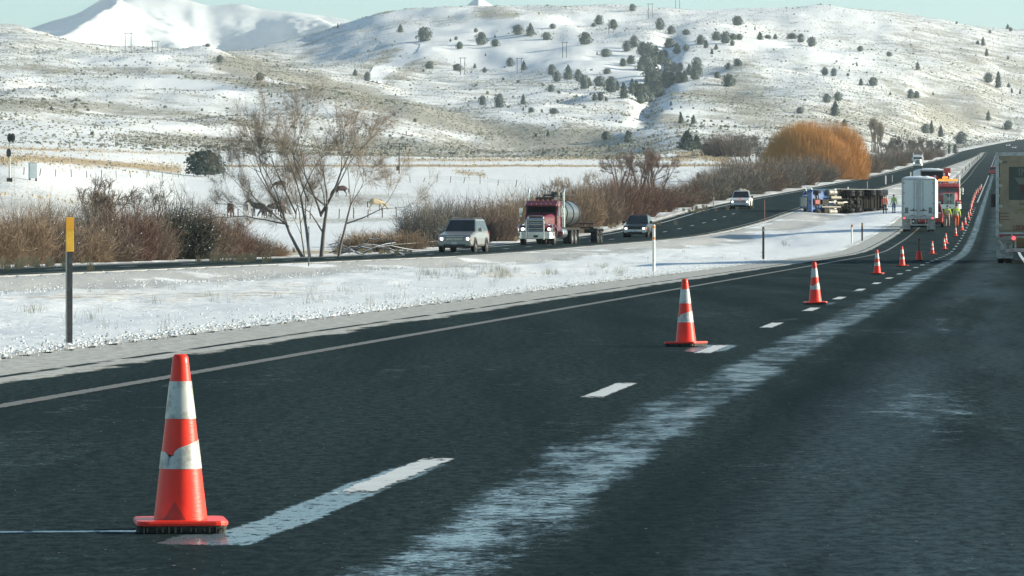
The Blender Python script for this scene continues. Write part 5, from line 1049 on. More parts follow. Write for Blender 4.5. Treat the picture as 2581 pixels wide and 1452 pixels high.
# overturned rig -----------------------------------------------------------
BLUE = mat("blue_cab_paint", (.010, .075, .27), .3, var=.12, coat=.7)
th = math.radians(52.0); fv = Vector((-math.cos(th), -math.sin(th), 0)); uv_ = Vector((-math.sin(th), math.cos(th), 0))
Mw = Matrix(((0, -fv.x, uv_.x), (0, -fv.y, uv_.y), (1, 0, 0)))
dW = 466; gw = ground((2120 - CX) * dW / F, dW)
def lay(root, along):
    c = Vector(((2106 - CX) * dW / F, dW, gw + 1.20)) - fv * along; root.matrix_world = Matrix.Translation(c) @ Mw.to_4x4()
OV = tractor("overturned_tractor", (0, 0, 0), 0, "blue lorry tractor lying on its side with its underside and wheels showing", BLUE, bull=False, light_on=False, visor=True, stacks=False, sleeper=False)
RG = [("engine_block", (0, -2.6, .75), (.7, 1.3, .5)), ("gearbox", (0, -1.0, .72), (.5, 1.3, .42)), ("oil_pan", (0, -2.7, .45), (.45, .9, .2)), ("battery_box", (-.85, -.9, .75), (.5, .7, .5)), ("transfer_case", (.1, .3, .70), (.35, .6, .3))]
for nm, c, d in RG: MB().box(c, d).build(nm, FRAMEM if nm != "oil_pan" else mat("rusty_red_pan", (.28, .06, .045), .7), OV, bevel=.05)
MB().tube((0, -.4, .62), (0, 3.3, .55), .07).build("drive_shaft", ALU, OV); MB().tube((-.5, -1.8, .5), (-.5, 1.6, .5), .10).build("exhaust_pipe", ALU, OV); MB().tube((.45, -.2, .5), (.45, 1.6, .5), .17).build("air_tank", mat("pale_air_tank", (.26, .245, .20), .6, .2, dirt=.6, dirtcol=(.07, .06, .05)), OV); MB().tube((-.1, .9, .48), (-.1, 2.1, .48), .15).build("air_tank", mat("pale_air_tank", (.36, .34, .29), .5), OV)
for yy in (3.35, 4.65): MB().lathe([(.001, -.25), (.24, -.2), (.30, 0), (.24, .2), (.001, .25)], 12, (0, yy, .5), 'Y').build("differential", FRAMEM, OV)
lay(OV, 0)
_sw = {"front_bumper": BLUE, "fuel_tank": mat("scuffed_tank", (.20, .195, .17), .6, .3, dirt=.7, dirtcol=(.06, .055, .05)), "windshield": mat("dull_dark_glass", (.012, .016, .02), .35), "grille_surround": BLUE, "grille_bar": FRAMEM, "headlight": GLASS}
for ch in OV.children:
    k_ = ch.name.split('.')[0]
    if k_ in _sw: ch.data = ch.data.copy(); ch.data.materials[0] = _sw[k_]
    if k_ == "exhaust_pipe": ch.data.materials[0] = _sw["fuel_tank"]
    for c2 in ch.children:
        if c2.name.startswith("rim"): c2.data.materials[0] = RIMD
OT = van_trailer("overturned_trailer", (0, 0, 0), 0, "long white trailer lying on its side behind the blue tractor, dark floor towards the camera", WHITEP, L=8.9, snow=False, tail=False, H=3.9)
for ch in OT.children:
    if ch.name.split('.')[0] == "side_rail": ch.scale.z = 1.6
for k in range(15): MB().box((0, .5 + k * .52, 1.06), (2.5, .06, .10)).build("floor_beam", FRAMEM, OT)
MB().box((0, 4.1, 1.095), (2.55, 8.8, .03)).build("floor_underside", mat("dark_trailer_floor", (.012, .012, .012), .95, var=.5, vscale=1.2, dirt=.5, dirtcol=(.035, .03, .025), spec=.1), OT)
dm_ = MB(); dm_.path([(1.1, -.05, 3.8), (1.1, -1.6, 3.8), (1.1, -1.6, 2.2), (1.1, -.05, 2.2)], .05); dm_.box((1.1, -2.2, 2.6), (.08, .9, .9)); dm_.build("torn_door_frame", FRAMEM, OT)
# the trailer's rear is at its -Y end here, so it is turned round to trail behind the tractor
Rz = Matrix.Rotation(math.pi, 4, 'Z'); c = Vector(((2108 - CX) * dW / F, dW, gw + 1.27)) - fv * (1.3 + 8.9)
OT.matrix_world = Matrix.Translation(c) @ (Matrix(((0, fv.x, uv_.x), (0, fv.y, uv_.y), (-1, 0, 0)))).to_4x4()
# ================================================================ CONES
def cone_orange():
    m, nt, out = newmat("cone_orange"); p = N(nt, "BsdfPrincipled"); nt.links.new(p.outputs[0], out.inputs[0]); tc = N(nt, "TexCoord").outputs["Object"]
    c = mixc(nt, noise(nt, tc, 9, 4), (.80, .020, .008), (.92, .045, .012))
    sc = ramp(nt, noise(nt, tc, 26, 6, .75), .60, .70); c = mixc(nt, mathn(nt, 'MULTIPLY', sc, .35), c, (.35, .03, .02))
    sep = N(nt, "SeparateXYZ"); nt.links.new(tc, sep.inputs[0])
    # a triangular shadow painted into the colour, low on the side facing traffic
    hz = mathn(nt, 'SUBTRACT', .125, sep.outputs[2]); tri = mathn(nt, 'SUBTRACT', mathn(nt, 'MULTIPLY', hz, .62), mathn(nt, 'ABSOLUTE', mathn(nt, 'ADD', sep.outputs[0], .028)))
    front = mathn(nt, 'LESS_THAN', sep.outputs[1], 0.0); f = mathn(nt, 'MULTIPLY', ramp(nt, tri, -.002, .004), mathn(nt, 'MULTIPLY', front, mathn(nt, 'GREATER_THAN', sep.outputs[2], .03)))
    at_ = N(nt, "Attribute"); at_.attribute_type = 'OBJECT'; at_.attribute_name = "painted_shadow"
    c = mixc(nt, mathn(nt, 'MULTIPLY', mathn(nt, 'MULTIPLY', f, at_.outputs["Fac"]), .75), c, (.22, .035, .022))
    nt.links.new(c, p.inputs["Base Color"]); p.inputs["Roughness"].default_value = .42; p.inputs["Specular IOR Level"].default_value = .35; p.inputs["Coat Weight"].default_value = .12; p.inputs["Coat Roughness"].default_value = .12
    b = N(nt, "Bump"); b.inputs["Strength"].default_value = .25; b.inputs["Distance"].default_value = .004; mp = N(nt, "Mapping"); mp.inputs["Scale"].default_value = (1, 1, 6); nt.links.new(tc, mp.inputs[0]); nt.links.new(noise(nt, mp.outputs[0], 30, 3), b.inputs["Height"]); nt.links.new(b.outputs[0], p.inputs["Normal"])
    return m
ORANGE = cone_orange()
BAND = mat("grubby_reflective_band", (.50, .50, .46), .38, .15, var=.12, vscale=9, dirt=.75, dirtcol=(.17, .16, .13))
RUB = mat("black_cone_rubber", (.018, .017, .016), .8, var=.4, vscale=20, dirt=.6, dirtcol=(.12, .10, .07))
CH = .71
def cr(z): return .030 + (.110 - .030) * (1 - (z - .03) / (CH - .03))
def make_cone(slump=True):
    root = empty("traffic_cone", (0, 0, 0), 0, "x", "traffic cone", "traffic cones closing the left lane")
    b = MB(); pr = [(cr(z), z) for z in np.linspace(.045, CH - .012, 26)] + [(.024, CH - .001), (.016, CH), (.014, CH - .02)]; b.lathe(pr, 40); o = b.build("cone_body", ORANGE, root, smooth=True); o["painted_shadow"] = 1.0
    for z0, z1, sl in ((.452, .602, 0), (.252, .362, .05)):
        n = 40; vs = []; fs = []
        for zz, up in ((z0, 0), ((z0 + z1) / 2, 0), (z1, 1)):
            for k in range(n):
                a = 2 * math.pi * k / n; z = zz + (sl * .5 * math.cos(a - .2) - sl * .35 if up and sl else 0)
                if up and sl: z -= .03 * math.exp(-((math.cos(a) + .55) ** 2 + (math.sin(a) + .85) ** 2) / .05)
                r = cr(z) + .0022; vs.append((r * math.cos(a), r * math.sin(a), z))
        for i in range(2):
            for k in range(n): fs.append((i*n+k, i*n+(k+1) % n, (i+1)*n+(k+1) % n, (i+1)*n+k))
        m = MB(); m.add(vs, fs); m.build("reflective_band", BAND, root, smooth=True)
    s = .185; c = .055; _cc = .05; oct_ = [(sx*(s-_cc) + _cc*math.cos(a), sy*(s-_cc) + _cc*math.sin(a)) for sx, sy, a0 in ((1, 1, 0), (-1, 1, math.pi/2), (-1, -1, math.pi), (1, -1, 1.5*math.pi)) for a in (a0, a0+.39, a0+.785, a0+1.18, a0+1.57)]
    m = MB(); m.loft([[(x*.99, y*.99, .030) for x, y in oct_], [(x, y, .036) for x, y in oct_], [(x*.985, y*.985, .049) for x, y in oct_]]); m.build("base", ORANGE, root, bevel=.004, seg=2)
    m = MB(); m.loft([[(x*.93, y*.93, .0015) for x, y in oct_], [(x*.975, y*.975, .030) for x, y in oct_]]); m.build("base_rim", RUB, root)
    m = MB(); rr = np.random.default_rng(4)
    for k in range(13): m.box((-.16 + .32 * k / 12 + rr.uniform(-.008, .008), -.176, .014), (rr.uniform(.003, .008), .014, rr.uniform(.012, .024)), (0, 0, 0))
    m.build("base_ribs", mat("muddy_rib", (.10, .09, .065), .9), root)["kind"] = "stuff"
    return root
CONES = [(455, 1337, 18.45), (1729, 873, 48.4), (2055, 769, 76.4), (2211, 692, 131), (2274, 671, 162), (2350, 641, 0), (2380.5, 629, 0), (2384, 614, 0), (2409, 596, 0), (2425, 581, 0), (2433, 567, 0), (2441, 553.5, 0), (2445.5, 544, 0),
    (2447.5, 529, 0), (2449.5, 521, 0), (2452, 512, 0), (2454.5, 505, 0), (2457, 499, 0), (2460.5, 491, 0), (2464.5, 486, 0), (2469.4, 480, 0), (2473.5, 475, 0)]
words_ = "first second third fourth fifth sixth seventh eighth ninth tenth eleventh twelfth thirteenth fourteenth fifteenth sixteenth seventeenth eighteenth nineteenth twentieth twenty-first twenty-second twenty-third twenty-fourth".split()
def z_main(x, d): return float(g_main(np.array([d]))[0])
def solve_main(px, py):
    D = np.exp(np.linspace(math.log(60), math.log(1500), 4000)); y = py_of(g_main(D), D); k = int(np.argmin(np.abs(y - py))); return float(D[k])
proto = make_cone()
lab_c = ["large orange traffic cone nearest the camera, with grubby white bands and a torn lower band", "second nearest orange cone, standing where the lane dash begins", "third nearest orange cone, standing on the wet lane between two dashes"]
for i, (x, y, d) in enumerate(CONES):
    o = proto if i == 0 else copy_tree(proto)
    if not d: d = solve_main(x, y)
    X = (x - CX) * d / F; o.location = (X, d, z_main(X, d) + .001); o.rotation_euler = (0, 0, [.12, -.5, .1, -.3, .35, .2][i % 6])
    if i > 0: o.rotation_euler.x = random.uniform(-.02, .02); o.rotation_euler.y = random.uniform(-.03, .02)
    o["label"] = lab_c[i] if i < 3 else f"{words_[i + (1 if i > 4 else 0)]} cone from the camera in the row closing the left lane"
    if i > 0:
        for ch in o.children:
            if "painted_shadow" in ch.keys(): ch["painted_shadow"] = 0.0 if i != 3 else .6
# the narrower dark-topped marker between the cones
d = solve_main(2316, 657); X = (2316 - CX) * d / F; o = empty("traffic_marker", (X, d, z_main(X, d)), 0, "orange cone with a thin dark upper part, sixth in the row", "traffic cone", "traffic cones closing the left lane")
m = MB(); m.lathe([(.15, .03), (.10, .40), (.001, .41)], 20); m.build("cone_body", ORANGE, o, smooth=False); m = MB(); m.lathe([(.03, .40), (.028, .85), (.045, .86), (.05, .93), (.001, .95)], 12); m.build("handle", mat("dark_red_plastic", (.14, .02, .02), .5), o); m = MB(); m.box((0, 0, .02), (.42, .42, .035)); m.build("base", RUB, o, bevel=.01)

# ================================================================ POSTS
STEEL = mat("galvanised_post", (.36, .36, .34), .45, .5, var=.2, vscale=6, dirt=.4)
WPOST = mat("white_post_plastic", (.66, .67, .64), .5, var=.08, vscale=4, dirt=.3, dirtcol=(.4, .38, .33))
DWOOD = mat("dark_weathered_wood", (.07, .06, .05), .9, var=.3, vscale=8)
YEL = mat("faded_yellow_sheet", (.62, .36, .03), .45, var=.10, vscale=9, dirt=.25, dirtcol=(.35, .22, .05)); YEL2 = mat("amber_sheet", (.58, .28, .02), .45, var=.10, vscale=9)
ORB = mat("orange_band", (.62, .25, .04), .5); DKS = mat("dark_steel_post", (.016, .017, .024), .6, 0, var=.2, vscale=8, dirt=.15, dirtcol=(.2, .2, .2))
def gp(px, py, d=None):
    p = at(px, py, 40) if d is None else Vector(((px - CX) * d / F, d, 0)); p.z = ground(p.x, p.y); return p
p = gp(175, 865); r = empty("delineator_post", p, .35, "dark steel post with a tall yellow marker plate beside the near shoulder", "marker post")
hh = 317 * p.y / F; m = MB(); m.box((-.026, .02, hh*.42), (.010, .05, hh*.90)); m.build("post_flange", mat("pale_flange", (.30, .31, .26), .5, .3, dirt=.5), r)
m = MB(); m.box((.006, 0, hh*.42), (.050, .030, hh*.90)); m.build("post", DKS, r); m = MB(); m.box((0, -.022, hh*.863), (.086, .006, hh*.274)); m.build("marker_plate", YEL, r, bevel=.003); m = MB(); m.box((0, -.028, hh*.945), (.086, .004, hh*.10)); m.build("reflector", YEL2, r)
m = MB(); 
for k in range(7): m.tube((0, -.006, .08 + k*.14), (0, -.008, .08 + k*.14), .006)
m.build("bolt_holes", BLACKP, r)["kind"] = "stuff"
p = gp(778, 671); r = empty("delineator_post", p, 0, "thin grey steel post standing before the big bare tree's trunks", "marker post"); hh = 100 * p.y / F; m = MB(); m.box((-.02, 0, hh/2), (.01, .04, hh)); m.box((.02, 0, hh/2), (.01, .04, hh)); m.box((0, .018, hh/2), (.05, .008, hh)); m.build("post", STEEL, r); MB().box((0, -.02, hh*.9), (.06, .006, .16)).build("reflector", REFW, r)
p = gp(1648, 684); r = empty("delineator_post", p, 0, "white flexible post with two orange bands on the median's edge", "marker post"); hh = 118 * p.y / F
m = MB(); m.lathe([(.046, -.05), (.044, hh*.97), (.035, hh), (.001, hh)], 14); m.build("post", WPOST, r, smooth=False)
for z in (.68, .92): MB().lathe([(.0475, hh*z), (.0475, hh*z+.07)], 14).build("orange_band", ORB, r)
p = gp(1924, 653); r = empty("delineator_post", p, 0, "dark weathered wooden post on the snowy median right of the white one", "marker post"); hh = 81 * p.y / F; MB().box((0, 0, hh/2-.05), (.10, .10, hh+.1)).build("post", DWOOD, r, bevel=.008); MB().box((0, -.055, hh*.9), (.06, .008, .14)).build("reflector", STEEL, r)
def post(px, py, hpx, wpx, m_, label, name="delineator_post", grp=None, d=None, round_=True, top=None):
    p = gp(px, py, d); hh = hpx * p.y / F; w_ = wpx * p.y / F; o = empty(name, p, 0, label, "marker post" if name == "delineator_post" else "post", grp)
    b = MB(); b.lathe([(w_/2, -.1), (w_*.48, hh*.98), (.001, hh)], 8) if round_ else b.box((0, 0, hh/2), (w_, w_*.7, hh)); b.build("post", m_, o)
    if top: MB().box((0, -w_*.5-.01, hh*.90), (w_*1.1, .015, hh*.14)).build("reflector", top, o)
    return o
RUST = mat("rust_red_post", (.24, .10, .075), .7, var=.2)
post(2147, 613, 48, 4.5, WPOST, "white post on the snow in front of the overturned truck", top=ORB); post(2173, 607, 45, 4, DWOOD, "dark post just right of the white one before the overturned truck", round_=False, top=YEL2)
post(1927, 558, 55, 2, RUST, "thin reddish post at the median's edge right of the white pickup"); post(1560, 566, 32, 2.5, STEEL, "thin grey post on the far verge between tanker and black car"); post(1799, 522, 26, 2.5, STEEL, "thin grey post on the far verge left of the white pickup")
post(2137, 497, 24, 3.5, WPOST, "short white post above the overturned tractor", d=585); post(2232, 466, 22, 3.5, WPOST, "white post left of the white trailer's roof", d=760); post(2186, 478, 18, 2, STEEL, "thin grey post above the overturned trailer", d=690); post(2249, 462, 18, 2, STEEL, "thin grey post just right of the white one by the trailer's roof", d=800); post(2295, 444, 14, 3, WPOST, "small white post by the far box truck's roof", d=900)
for i, (x, y, h) in enumerate([(2412, 450, 11), (2425, 438, 12), (2434, 430, 11), (2443, 421, 10), (2450, 415, 9), (2455, 411, 8), (2460, 406, 8), (2464, 402, 7), (2468, 399, 7)]):
    D = solve_main(x, y); post(x, y, h, 1.8, DWOOD, f"{words_[i]} tiny dark post from the near end of the distant median row", grp="tiny posts in a row along the distant median")
# orange paddock posts, fences ------------------------------------------
post(2069, 408, 14, 3, RUST, "left one of the rust-brown gate posts before the tan mound", "gate_post", "rust-brown gate posts", d=900); post(2074, 408, 14, 3, RUST, "second of the rust-brown gate posts before the tan mound", "gate_post", "rust-brown gate posts", d=905)
def fence(pts, n, h, label, m_=DWOOD, lean=.12, rails=2, seed=1, w_=.10):
    r = np.random.default_rng(seed); P = []
    for i in range(n):
        t = i / (n - 1) * (len(pts) - 1); k = min(int(t), len(pts) - 2); u = t - k; P.append(at(pts[k][0] * (1 - u) + pts[k+1][0] * u, pts[k][1] * (1 - u) + pts[k+1][1] * u, 250))
    root = empty("wire_fence", P[0], 0, label, "fence"); me = MB().box((0, 0, h/2), (w_, w_, h + .2)).mesh("post", m_, bevel=.01)
    for q in P:
        o = link("post", me, root, q - P[0]); o.rotation_euler = (r.normal(0, lean*.5), r.normal(0, lean), r.uniform(0, 3)); o.scale = (1, 1, r.uniform(.8, 1.1))
    w = MB()
    for k in range(rails):
        for a, b in zip(P[:-1], P[1:]): w.tube(a - P[0] + Vector((0, 0, h*(.5 + .35*k))), b - P[0] + Vector((0, 0, h*(.5 + .35*k))), .012, .012, 3, False)
    w.build("wire", STEEL, root)["kind"] = "stuff"; return root
fence([(60, 441), (200, 448), (330, 449), (470, 446), (600, 452)], 15, 1.2, "leaning fence across the pasture left of the bare tree", seed=2)
fence([(1000, 462), (1090, 458), (1180, 462), (1300, 472)], 9, 1.25, "leaning fence on the snow right of the telegraph pole", lean=.25, seed=3)
fence([(600, 548), (800, 552), (1000, 548)], 12, 1.1, "thin fence across the horse pasture behind the bare tree", seed=4)
fence([(880, 640), (960, 636), (1060, 628), (1130, 620)], 12, .8, "short post fence beside the far verge left of the silver car", seed=5, lean=.10, w_=.05, rails=1)
fence([(1750, 424), (1900, 421), (2060, 419)], 9, 1.2, "low fence along the foot of the tan mound", seed=6)

# ================================================================ POLES, RAILWAY SIGNAL
GWOOD = mat("grey_pole_wood", (.12, .105, .09), .9, var=.2)
p = gp(1006, 452, 1010); hh = 78 * p.y / F; r = empty("telegraph_pole", p, 0, "old telegraph pole with a crossarm right of the big bare tree", "pole"); m = MB(); m.tube((0, 0, -.3), (.05, 0, hh), .17, .11, 8); m.build("pole", GWOOD, r)
for z in (.97, .88): MB().box((0, 0, hh*z), (3.6, .14, .14), (0, .04, 0)).build("crossarm", GWOOD, r)
m = MB(); [m.tube((-1.6 + .4*k, 0, hh*.97), (-1.6 + .4*k, 0, hh*.97+.22), .04) for k in range(9)]; m.build("insulators", STEEL, r)["kind"] = "stuff"; MB().box((-.35, 0, 1.2), (.5, .4, .9)).build("junction_box", DWOOD, r)
def hframe(px, py, hpx, spx, label, d=None, arm=True):
    p = at(px, py, 1500) if d is None else Vector(((px - CX) * d / F, d, ground((px - CX) * d / F, d))); hh = hpx * p.y / F; s = spx * p.y / F / 2; r = empty("power_pole", p, 0, label, "power pole", "two-legged power poles on the hills")
    for k in (-1, 1): MB().tube((k*s, 0, -1), (k*s, 0, hh), .24, .18, 6).build("pole", GWOOD, r)
    if arm: MB().box((0, 0, hh*.97), (s*3.4, .3, .3)).build("crossarm", GWOOD, r)
hframe(323, 128, 57, 15, "tallest two-legged power pole, against the blue mountain", 2950); hframe(391, 132, 40, 14, "shorter two-legged power pole right of the tallest, against the mountain", 3000)
hframe(1423, 146, 40, 10, "two-legged power pole on the white slope left of the wooded gully"); hframe(1166, 187, 42, 11, "two-legged power pole below the switchback track"); hframe(1309, 186, 40, 11, "two-legged power pole in the middle of the open slope"); hframe(1639, 47, 38, 10, "two-legged power pole on the skyline, left of two"); hframe(1708, 32, 32, 10, "two-legged power pole on the skyline, right of two", 3780, False); hframe(1540, 84, 34, 11, "two-legged power pole beside a tree below the skyline")
p = gp(24, 436, 620); hh = 122 * p.y / F; r = empty("railway_signal", p, .25, "railway signal mast with two black heads at the left edge", "railway signal")
m = MB(); m.lathe([(.13, -.2), (.09, hh)], 10); m.build("mast", STEEL, r); LAD = MB()
for s in (-.2, .2): LAD.tube((.5 + s, .1, 0), (.35 + s, .1, hh*.78), .02)
for k in range(14): LAD.tube((.3 + .02, .1, .3 + k*.33), (.7 - .04, .1, .3 + k*.33), .015)
LAD.build("ladder", STEEL, r)
for x, z, w_ in ((.0, hh-.55, 1), (.42, hh-.55, 1), (-.12, hh-2.6, 1)):
    m = MB(); m.loft([[(x + .33*math.cos(a)*w_, y, z + .62*math.sin(a)) for a in np.linspace(0, 2*math.pi, 17)[:-1]] for y in (-.12, -.06)]); so = m.build("signal_head", BLACKP, r)
    for k in (-.2, .2): MB().tube((x, -.12, z + k), (x, -.34, z + k), .11, .11, 10, False).build("lamp_hood", BLACKP, so)
MB().box((.1, 0, hh-1.3), (1.1, .6, .06)).build("platform", STEEL, r); MB().box((0, 0, .25), (.7, .5, .6)).build("base_box", FRAMEM, r)
p = gp(83, 436, 640); r = empty("equipment_cabinet", p, .3, "pale grey railway equipment cabinet beside the signal mast", "cabinet"); W_ = 20 * p.y / F; H_ = 44 * p.y / F
MB().box((0, 0, H_/2 + .15), (W_, .9, H_ - .3)).build("housing", mat("pale_cabinet_paint", (.50, .55, .55), .5, .1), r, bevel=.02); MB().box((0, 0, H_ + .03), (W_*1.08, 1.0, .08)).build("roof", STEEL, r)
for s in (-1, 1): MB().box((s*W_*.24, -.46, H_*.52), (W_*.42, .03, H_*.7)).build("door", mat("pale_cabinet_door", (.42, .48, .50), .5, .1), r, bevel=.01); MB().box((s*W_*.4, 0, .1), (.12, .7, .4)).build("leg", DWOOD, r)

# logs and debris -------------------------------------------------------------
def log_pile(px, py, label, n, spread, rad, L, seed, name="fallen_log", snowy=True, d0=200):
    p = at(px, py, d0); r = np.random.default_rng(seed)
    for i in range(n):
        c = Vector((p.x + r.normal(0, spread), p.y + r.normal(0, .6), 0)); c.z = ground(c.x, c.y) + rad + r.uniform(0, .7) * (1 if i % 2 else .2); a = r.uniform(-.5, .5); b = r.uniform(-.35, .35); l = L * r.uniform(.5, 1.2); dv = Vector((math.cos(a) * math.cos(b), math.sin(a), math.sin(b))) * l / 2
        root = empty(name, c, 0, f"{words_[i]} {label}", "log", label + "s" if not label.endswith('s') else label)
        m = MB(); q = [-dv, -dv * .3 + Vector((0, 0, r.uniform(0, .25))), dv * .35 + Vector((0, 0, r.uniform(0, .2))), dv]; rr = rad * r.uniform(.5, 1.1)
        for k in range(3): m.tube(q[k], q[k+1], rr*(1-.2*k), rr*(1-.2*(k+1)), 6)
        m.tube(q[1], q[1] + Vector((r.uniform(-.4, .4), 0, .5)), rr*.4, .01, 4); m.build("wood", BARKD, root)
        if snowy:
            m = MB()
            for k in range(3): m.tube(q[k] + Vector((0, 0, rr*.6)), q[k+1] + Vector((0, 0, rr*.6)), rr*.55, rr*.5, 5)
            m.build("snow_cover", SNOWM, root)
log_pile(1245, 590, "snow-capped fallen log beyond the silver car's tail", 8, 1.1, .08, 1.7, 3)
log_pile(940, 642, "dark fallen branch heaped beside the far carriageway", 12, 1.3, .045, 1.8, 5, "fallen_branch")
log_pile(1245, 608, "short dark stake in the snow by the fallen logs", 3, .6, .05, .8, 9, "fallen_branch", False)

# snow clumps and grasses of the median (uncountable) ---------------------------
def clumps(name, n, ofs, dr, size, m_, seed, flat=.7):
    r = np.random.default_rng(seed); D = np.exp(r.uniform(math.log(dr[0]), math.log(dr[1]), n)); o = ofs[0] + np.abs(r.normal(0, 1, n)) * ofs[1] * -1; X = xc(D) + o; Z = zt(X, D, False)
    R = size * r.uniform(.3, 1.2, n) ** 1.6; k = 5; a = np.linspace(0, 2*math.pi, k, endpoint=False)[None] + r.uniform(0, 6, (n, 1)); rr = R[:, None] * r.uniform(.6, 1.2, (n, k))
    b = np.stack([X[:, None] + rr*np.cos(a), D[:, None] + rr*np.sin(a), np.repeat(Z[:, None] - .02, k, 1)], -1); mm = np.stack([X[:, None] + rr*.8*np.cos(a+.3), D[:, None] + rr*.8*np.sin(a+.3), Z[:, None] + flat*R[:, None]*r.uniform(.5, 1, (n, k))], -1); t = np.stack([X, D, Z + flat*R*1.15], -1)[:, None]
    V = np.concatenate([b, mm, t], 1); Fc = []
    for i in range(k): j = (i+1) % k; Fc += [(i, j, k+j), (i, k+j, k+i), (k+i, k+j, 2*k)]
    Fc = np.array(Fc)[None] + (np.arange(n)*(2*k+1))[:, None, None]; tag(link(name, np_mesh(name, V.reshape(-1, 3), Fc.reshape(-1, 3), [m_])), kind="stuff")
OLDSNOW = mat("old_crusted_snow", (.68, .70, .70), .85, var=.08, vscale=8)
clumps("snow_clumps", 4500, (-6.35, .40), (26, 330), .024, OLDSNOW, 1, .5); clumps("snow_crust", 2200, (-6.5, 2.6), (28, 260), .022, OLDSNOW, 2, .4)
GRITM = mat("gritty_snow", (.42, .42, .40), .9, var=.3, vscale=9)
clumps("gritty_snow_clumps", 3000, (-6.1, .7), (26, 200), .020, GRITM, 3)
clumps("plough_crumbs", 4500, (-18.5, 2.0), (90, 330), .028, OLDSNOW, 4, .5)
def grass(name, n, region_, hgt, m_, seed, w_=.004):
    r = np.random.default_rng(seed); V = []; Q = []
    pts = []
    for (px, py, sx, sy, k) in region_:
        for _ in range(k): pts.append((px + r.normal(0, sx), py + r.normal(0, sy)))
    for x, y in pts:
        p = at(x, y, 20)
        for j in range(n):
            b = len(V); h = hgt * r.uniform(.4, 1.1); a = r.uniform(0, 6.28); c = np.array([p.x + r.normal(0, .06), p.y + r.normal(0, .1), p.z - .02]); l = np.array([math.cos(a), math.sin(a), 0]) * h * r.uniform(.1, .55); ww = w_ * (p.y / 90) ** .5
            s = np.array([ww, 0, 0]); V += [c - s, c + s, c + l*.4 + [0, 0, h*.6] + s*.8, c + l*.4 + [0, 0, h*.6] - s*.8, c + l + [0, 0, h*.85]]; Q += [(b, b+1, b+2, b+3), (b+3, b+2, b+4, b+4)]
    Q = np.array(Q); V = np.array(V); Q[:, 3] = np.where(Q[:, 3] == Q[:, 2], Q[:, 0], Q[:, 3]); tag(link(name, np_mesh(name, V, Q, [m_])), kind="stuff")
PALEG = mat("straw_stems", (.60, .53, .40), .9, var=.2, vscale=3, spec=.1)
grass("straw_tufts", 9, [(1260, 690, 22, 10, 34), (1080, 697, 14, 5, 14), (1170, 690, 50, 14, 24), (1390, 692, 14, 3, 9), (1510, 672, 12, 3, 7), (1980, 614, 10, 3, 10), (1560, 690, 40, 6, 12), (90, 790, 12, 3, 6), (240, 815, 60, 20, 5), (430, 760, 200, 30, 10), (820, 740, 160, 20, 12), (1700, 650, 120, 12, 8)], .27, PALEG, 3, .0024)
grass("verge_straw", 26, [(1290, 604, 40, 3, 22), (1600, 568, 50, 4, 26), (1750, 530, 50, 4, 22), (920, 638, 60, 4, 22), (80, 672, 80, 5, 24), (560, 660, 60, 3, 16), (2330, 408, 30, 3, 14), (1060, 622, 30, 3, 14)], .5, DRY_M, 4, .007)
# ================================================================ PEOPLE AND HORSES
def skin_mesh(name, V, E, R, mats, sub=1, root=0):
    me = bpy.data.meshes.new("x"); me.from_pydata([Vector(v) for v in V], E, []); me.update(); o = bpy.data.objects.new("x", me); COL.objects.link(o)
    m = o.modifiers.new("skin", 'SKIN'); m.use_smooth_shade = True
    sv = me.skin_vertices[0].data
    for i, r in enumerate(R): sv[i].radius = (r, r) if not hasattr(r, '__len__') else r; sv[i].use_root = (i == root)
    if sub: s = o.modifiers.new("sub", 'SUBSURF'); s.levels = sub; s.render_levels = sub
    dg = bpy.context.evaluated_depsgraph_get(); dg.update(); out = bpy.data.meshes.new_from_object(o.evaluated_get(dg)); bpy.data.objects.remove(o); out.name = name
    out.materials.clear()
    for q in mats: out.materials.append(q)
    return out
class Sk:
    def __init__(s): s.V = []; s.E = []; s.R = []
    def p(s, v, r, prev=None):
        s.V.append(tuple(v)); s.R.append(r); i = len(s.V) - 1
        if prev is not None: s.E.append((prev, i))
        return i
    def chain(s, pts, start=None):
        k = start
        for v, r in pts: k = s.p(v, r, k)
        return k
SKINM = mat("weathered_skin", (.42, .25, .18), .6, var=.1); HIVIS = mat("hi_vis_yellow", (.50, .66, .10), .7, var=.15, vscale=6); HIVO = mat("hi_vis_orange", (.78, .10, .03), .7, var=.15, vscale=6); STRIPE = mat("silver_stripe", (.55, .57, .55), .4)
JEANS = mat("blue_jeans", (.10, .17, .24), .9, var=.2); GREYT = mat("grey_trousers", (.26, .28, .25), .9, var=.2); ORT = mat("orange_trousers", (.62, .12, .035), .85, var=.2); DKT = mat("dark_trousers", (.03, .03, .035), .9, var=.2); BOOT = mat("dark_boots", (.03, .025, .02), .8); HAIR = mat("dark_hair", (.04, .03, .025), .8); CAPM = mat("dark_cap", (.05, .05, .055), .8)
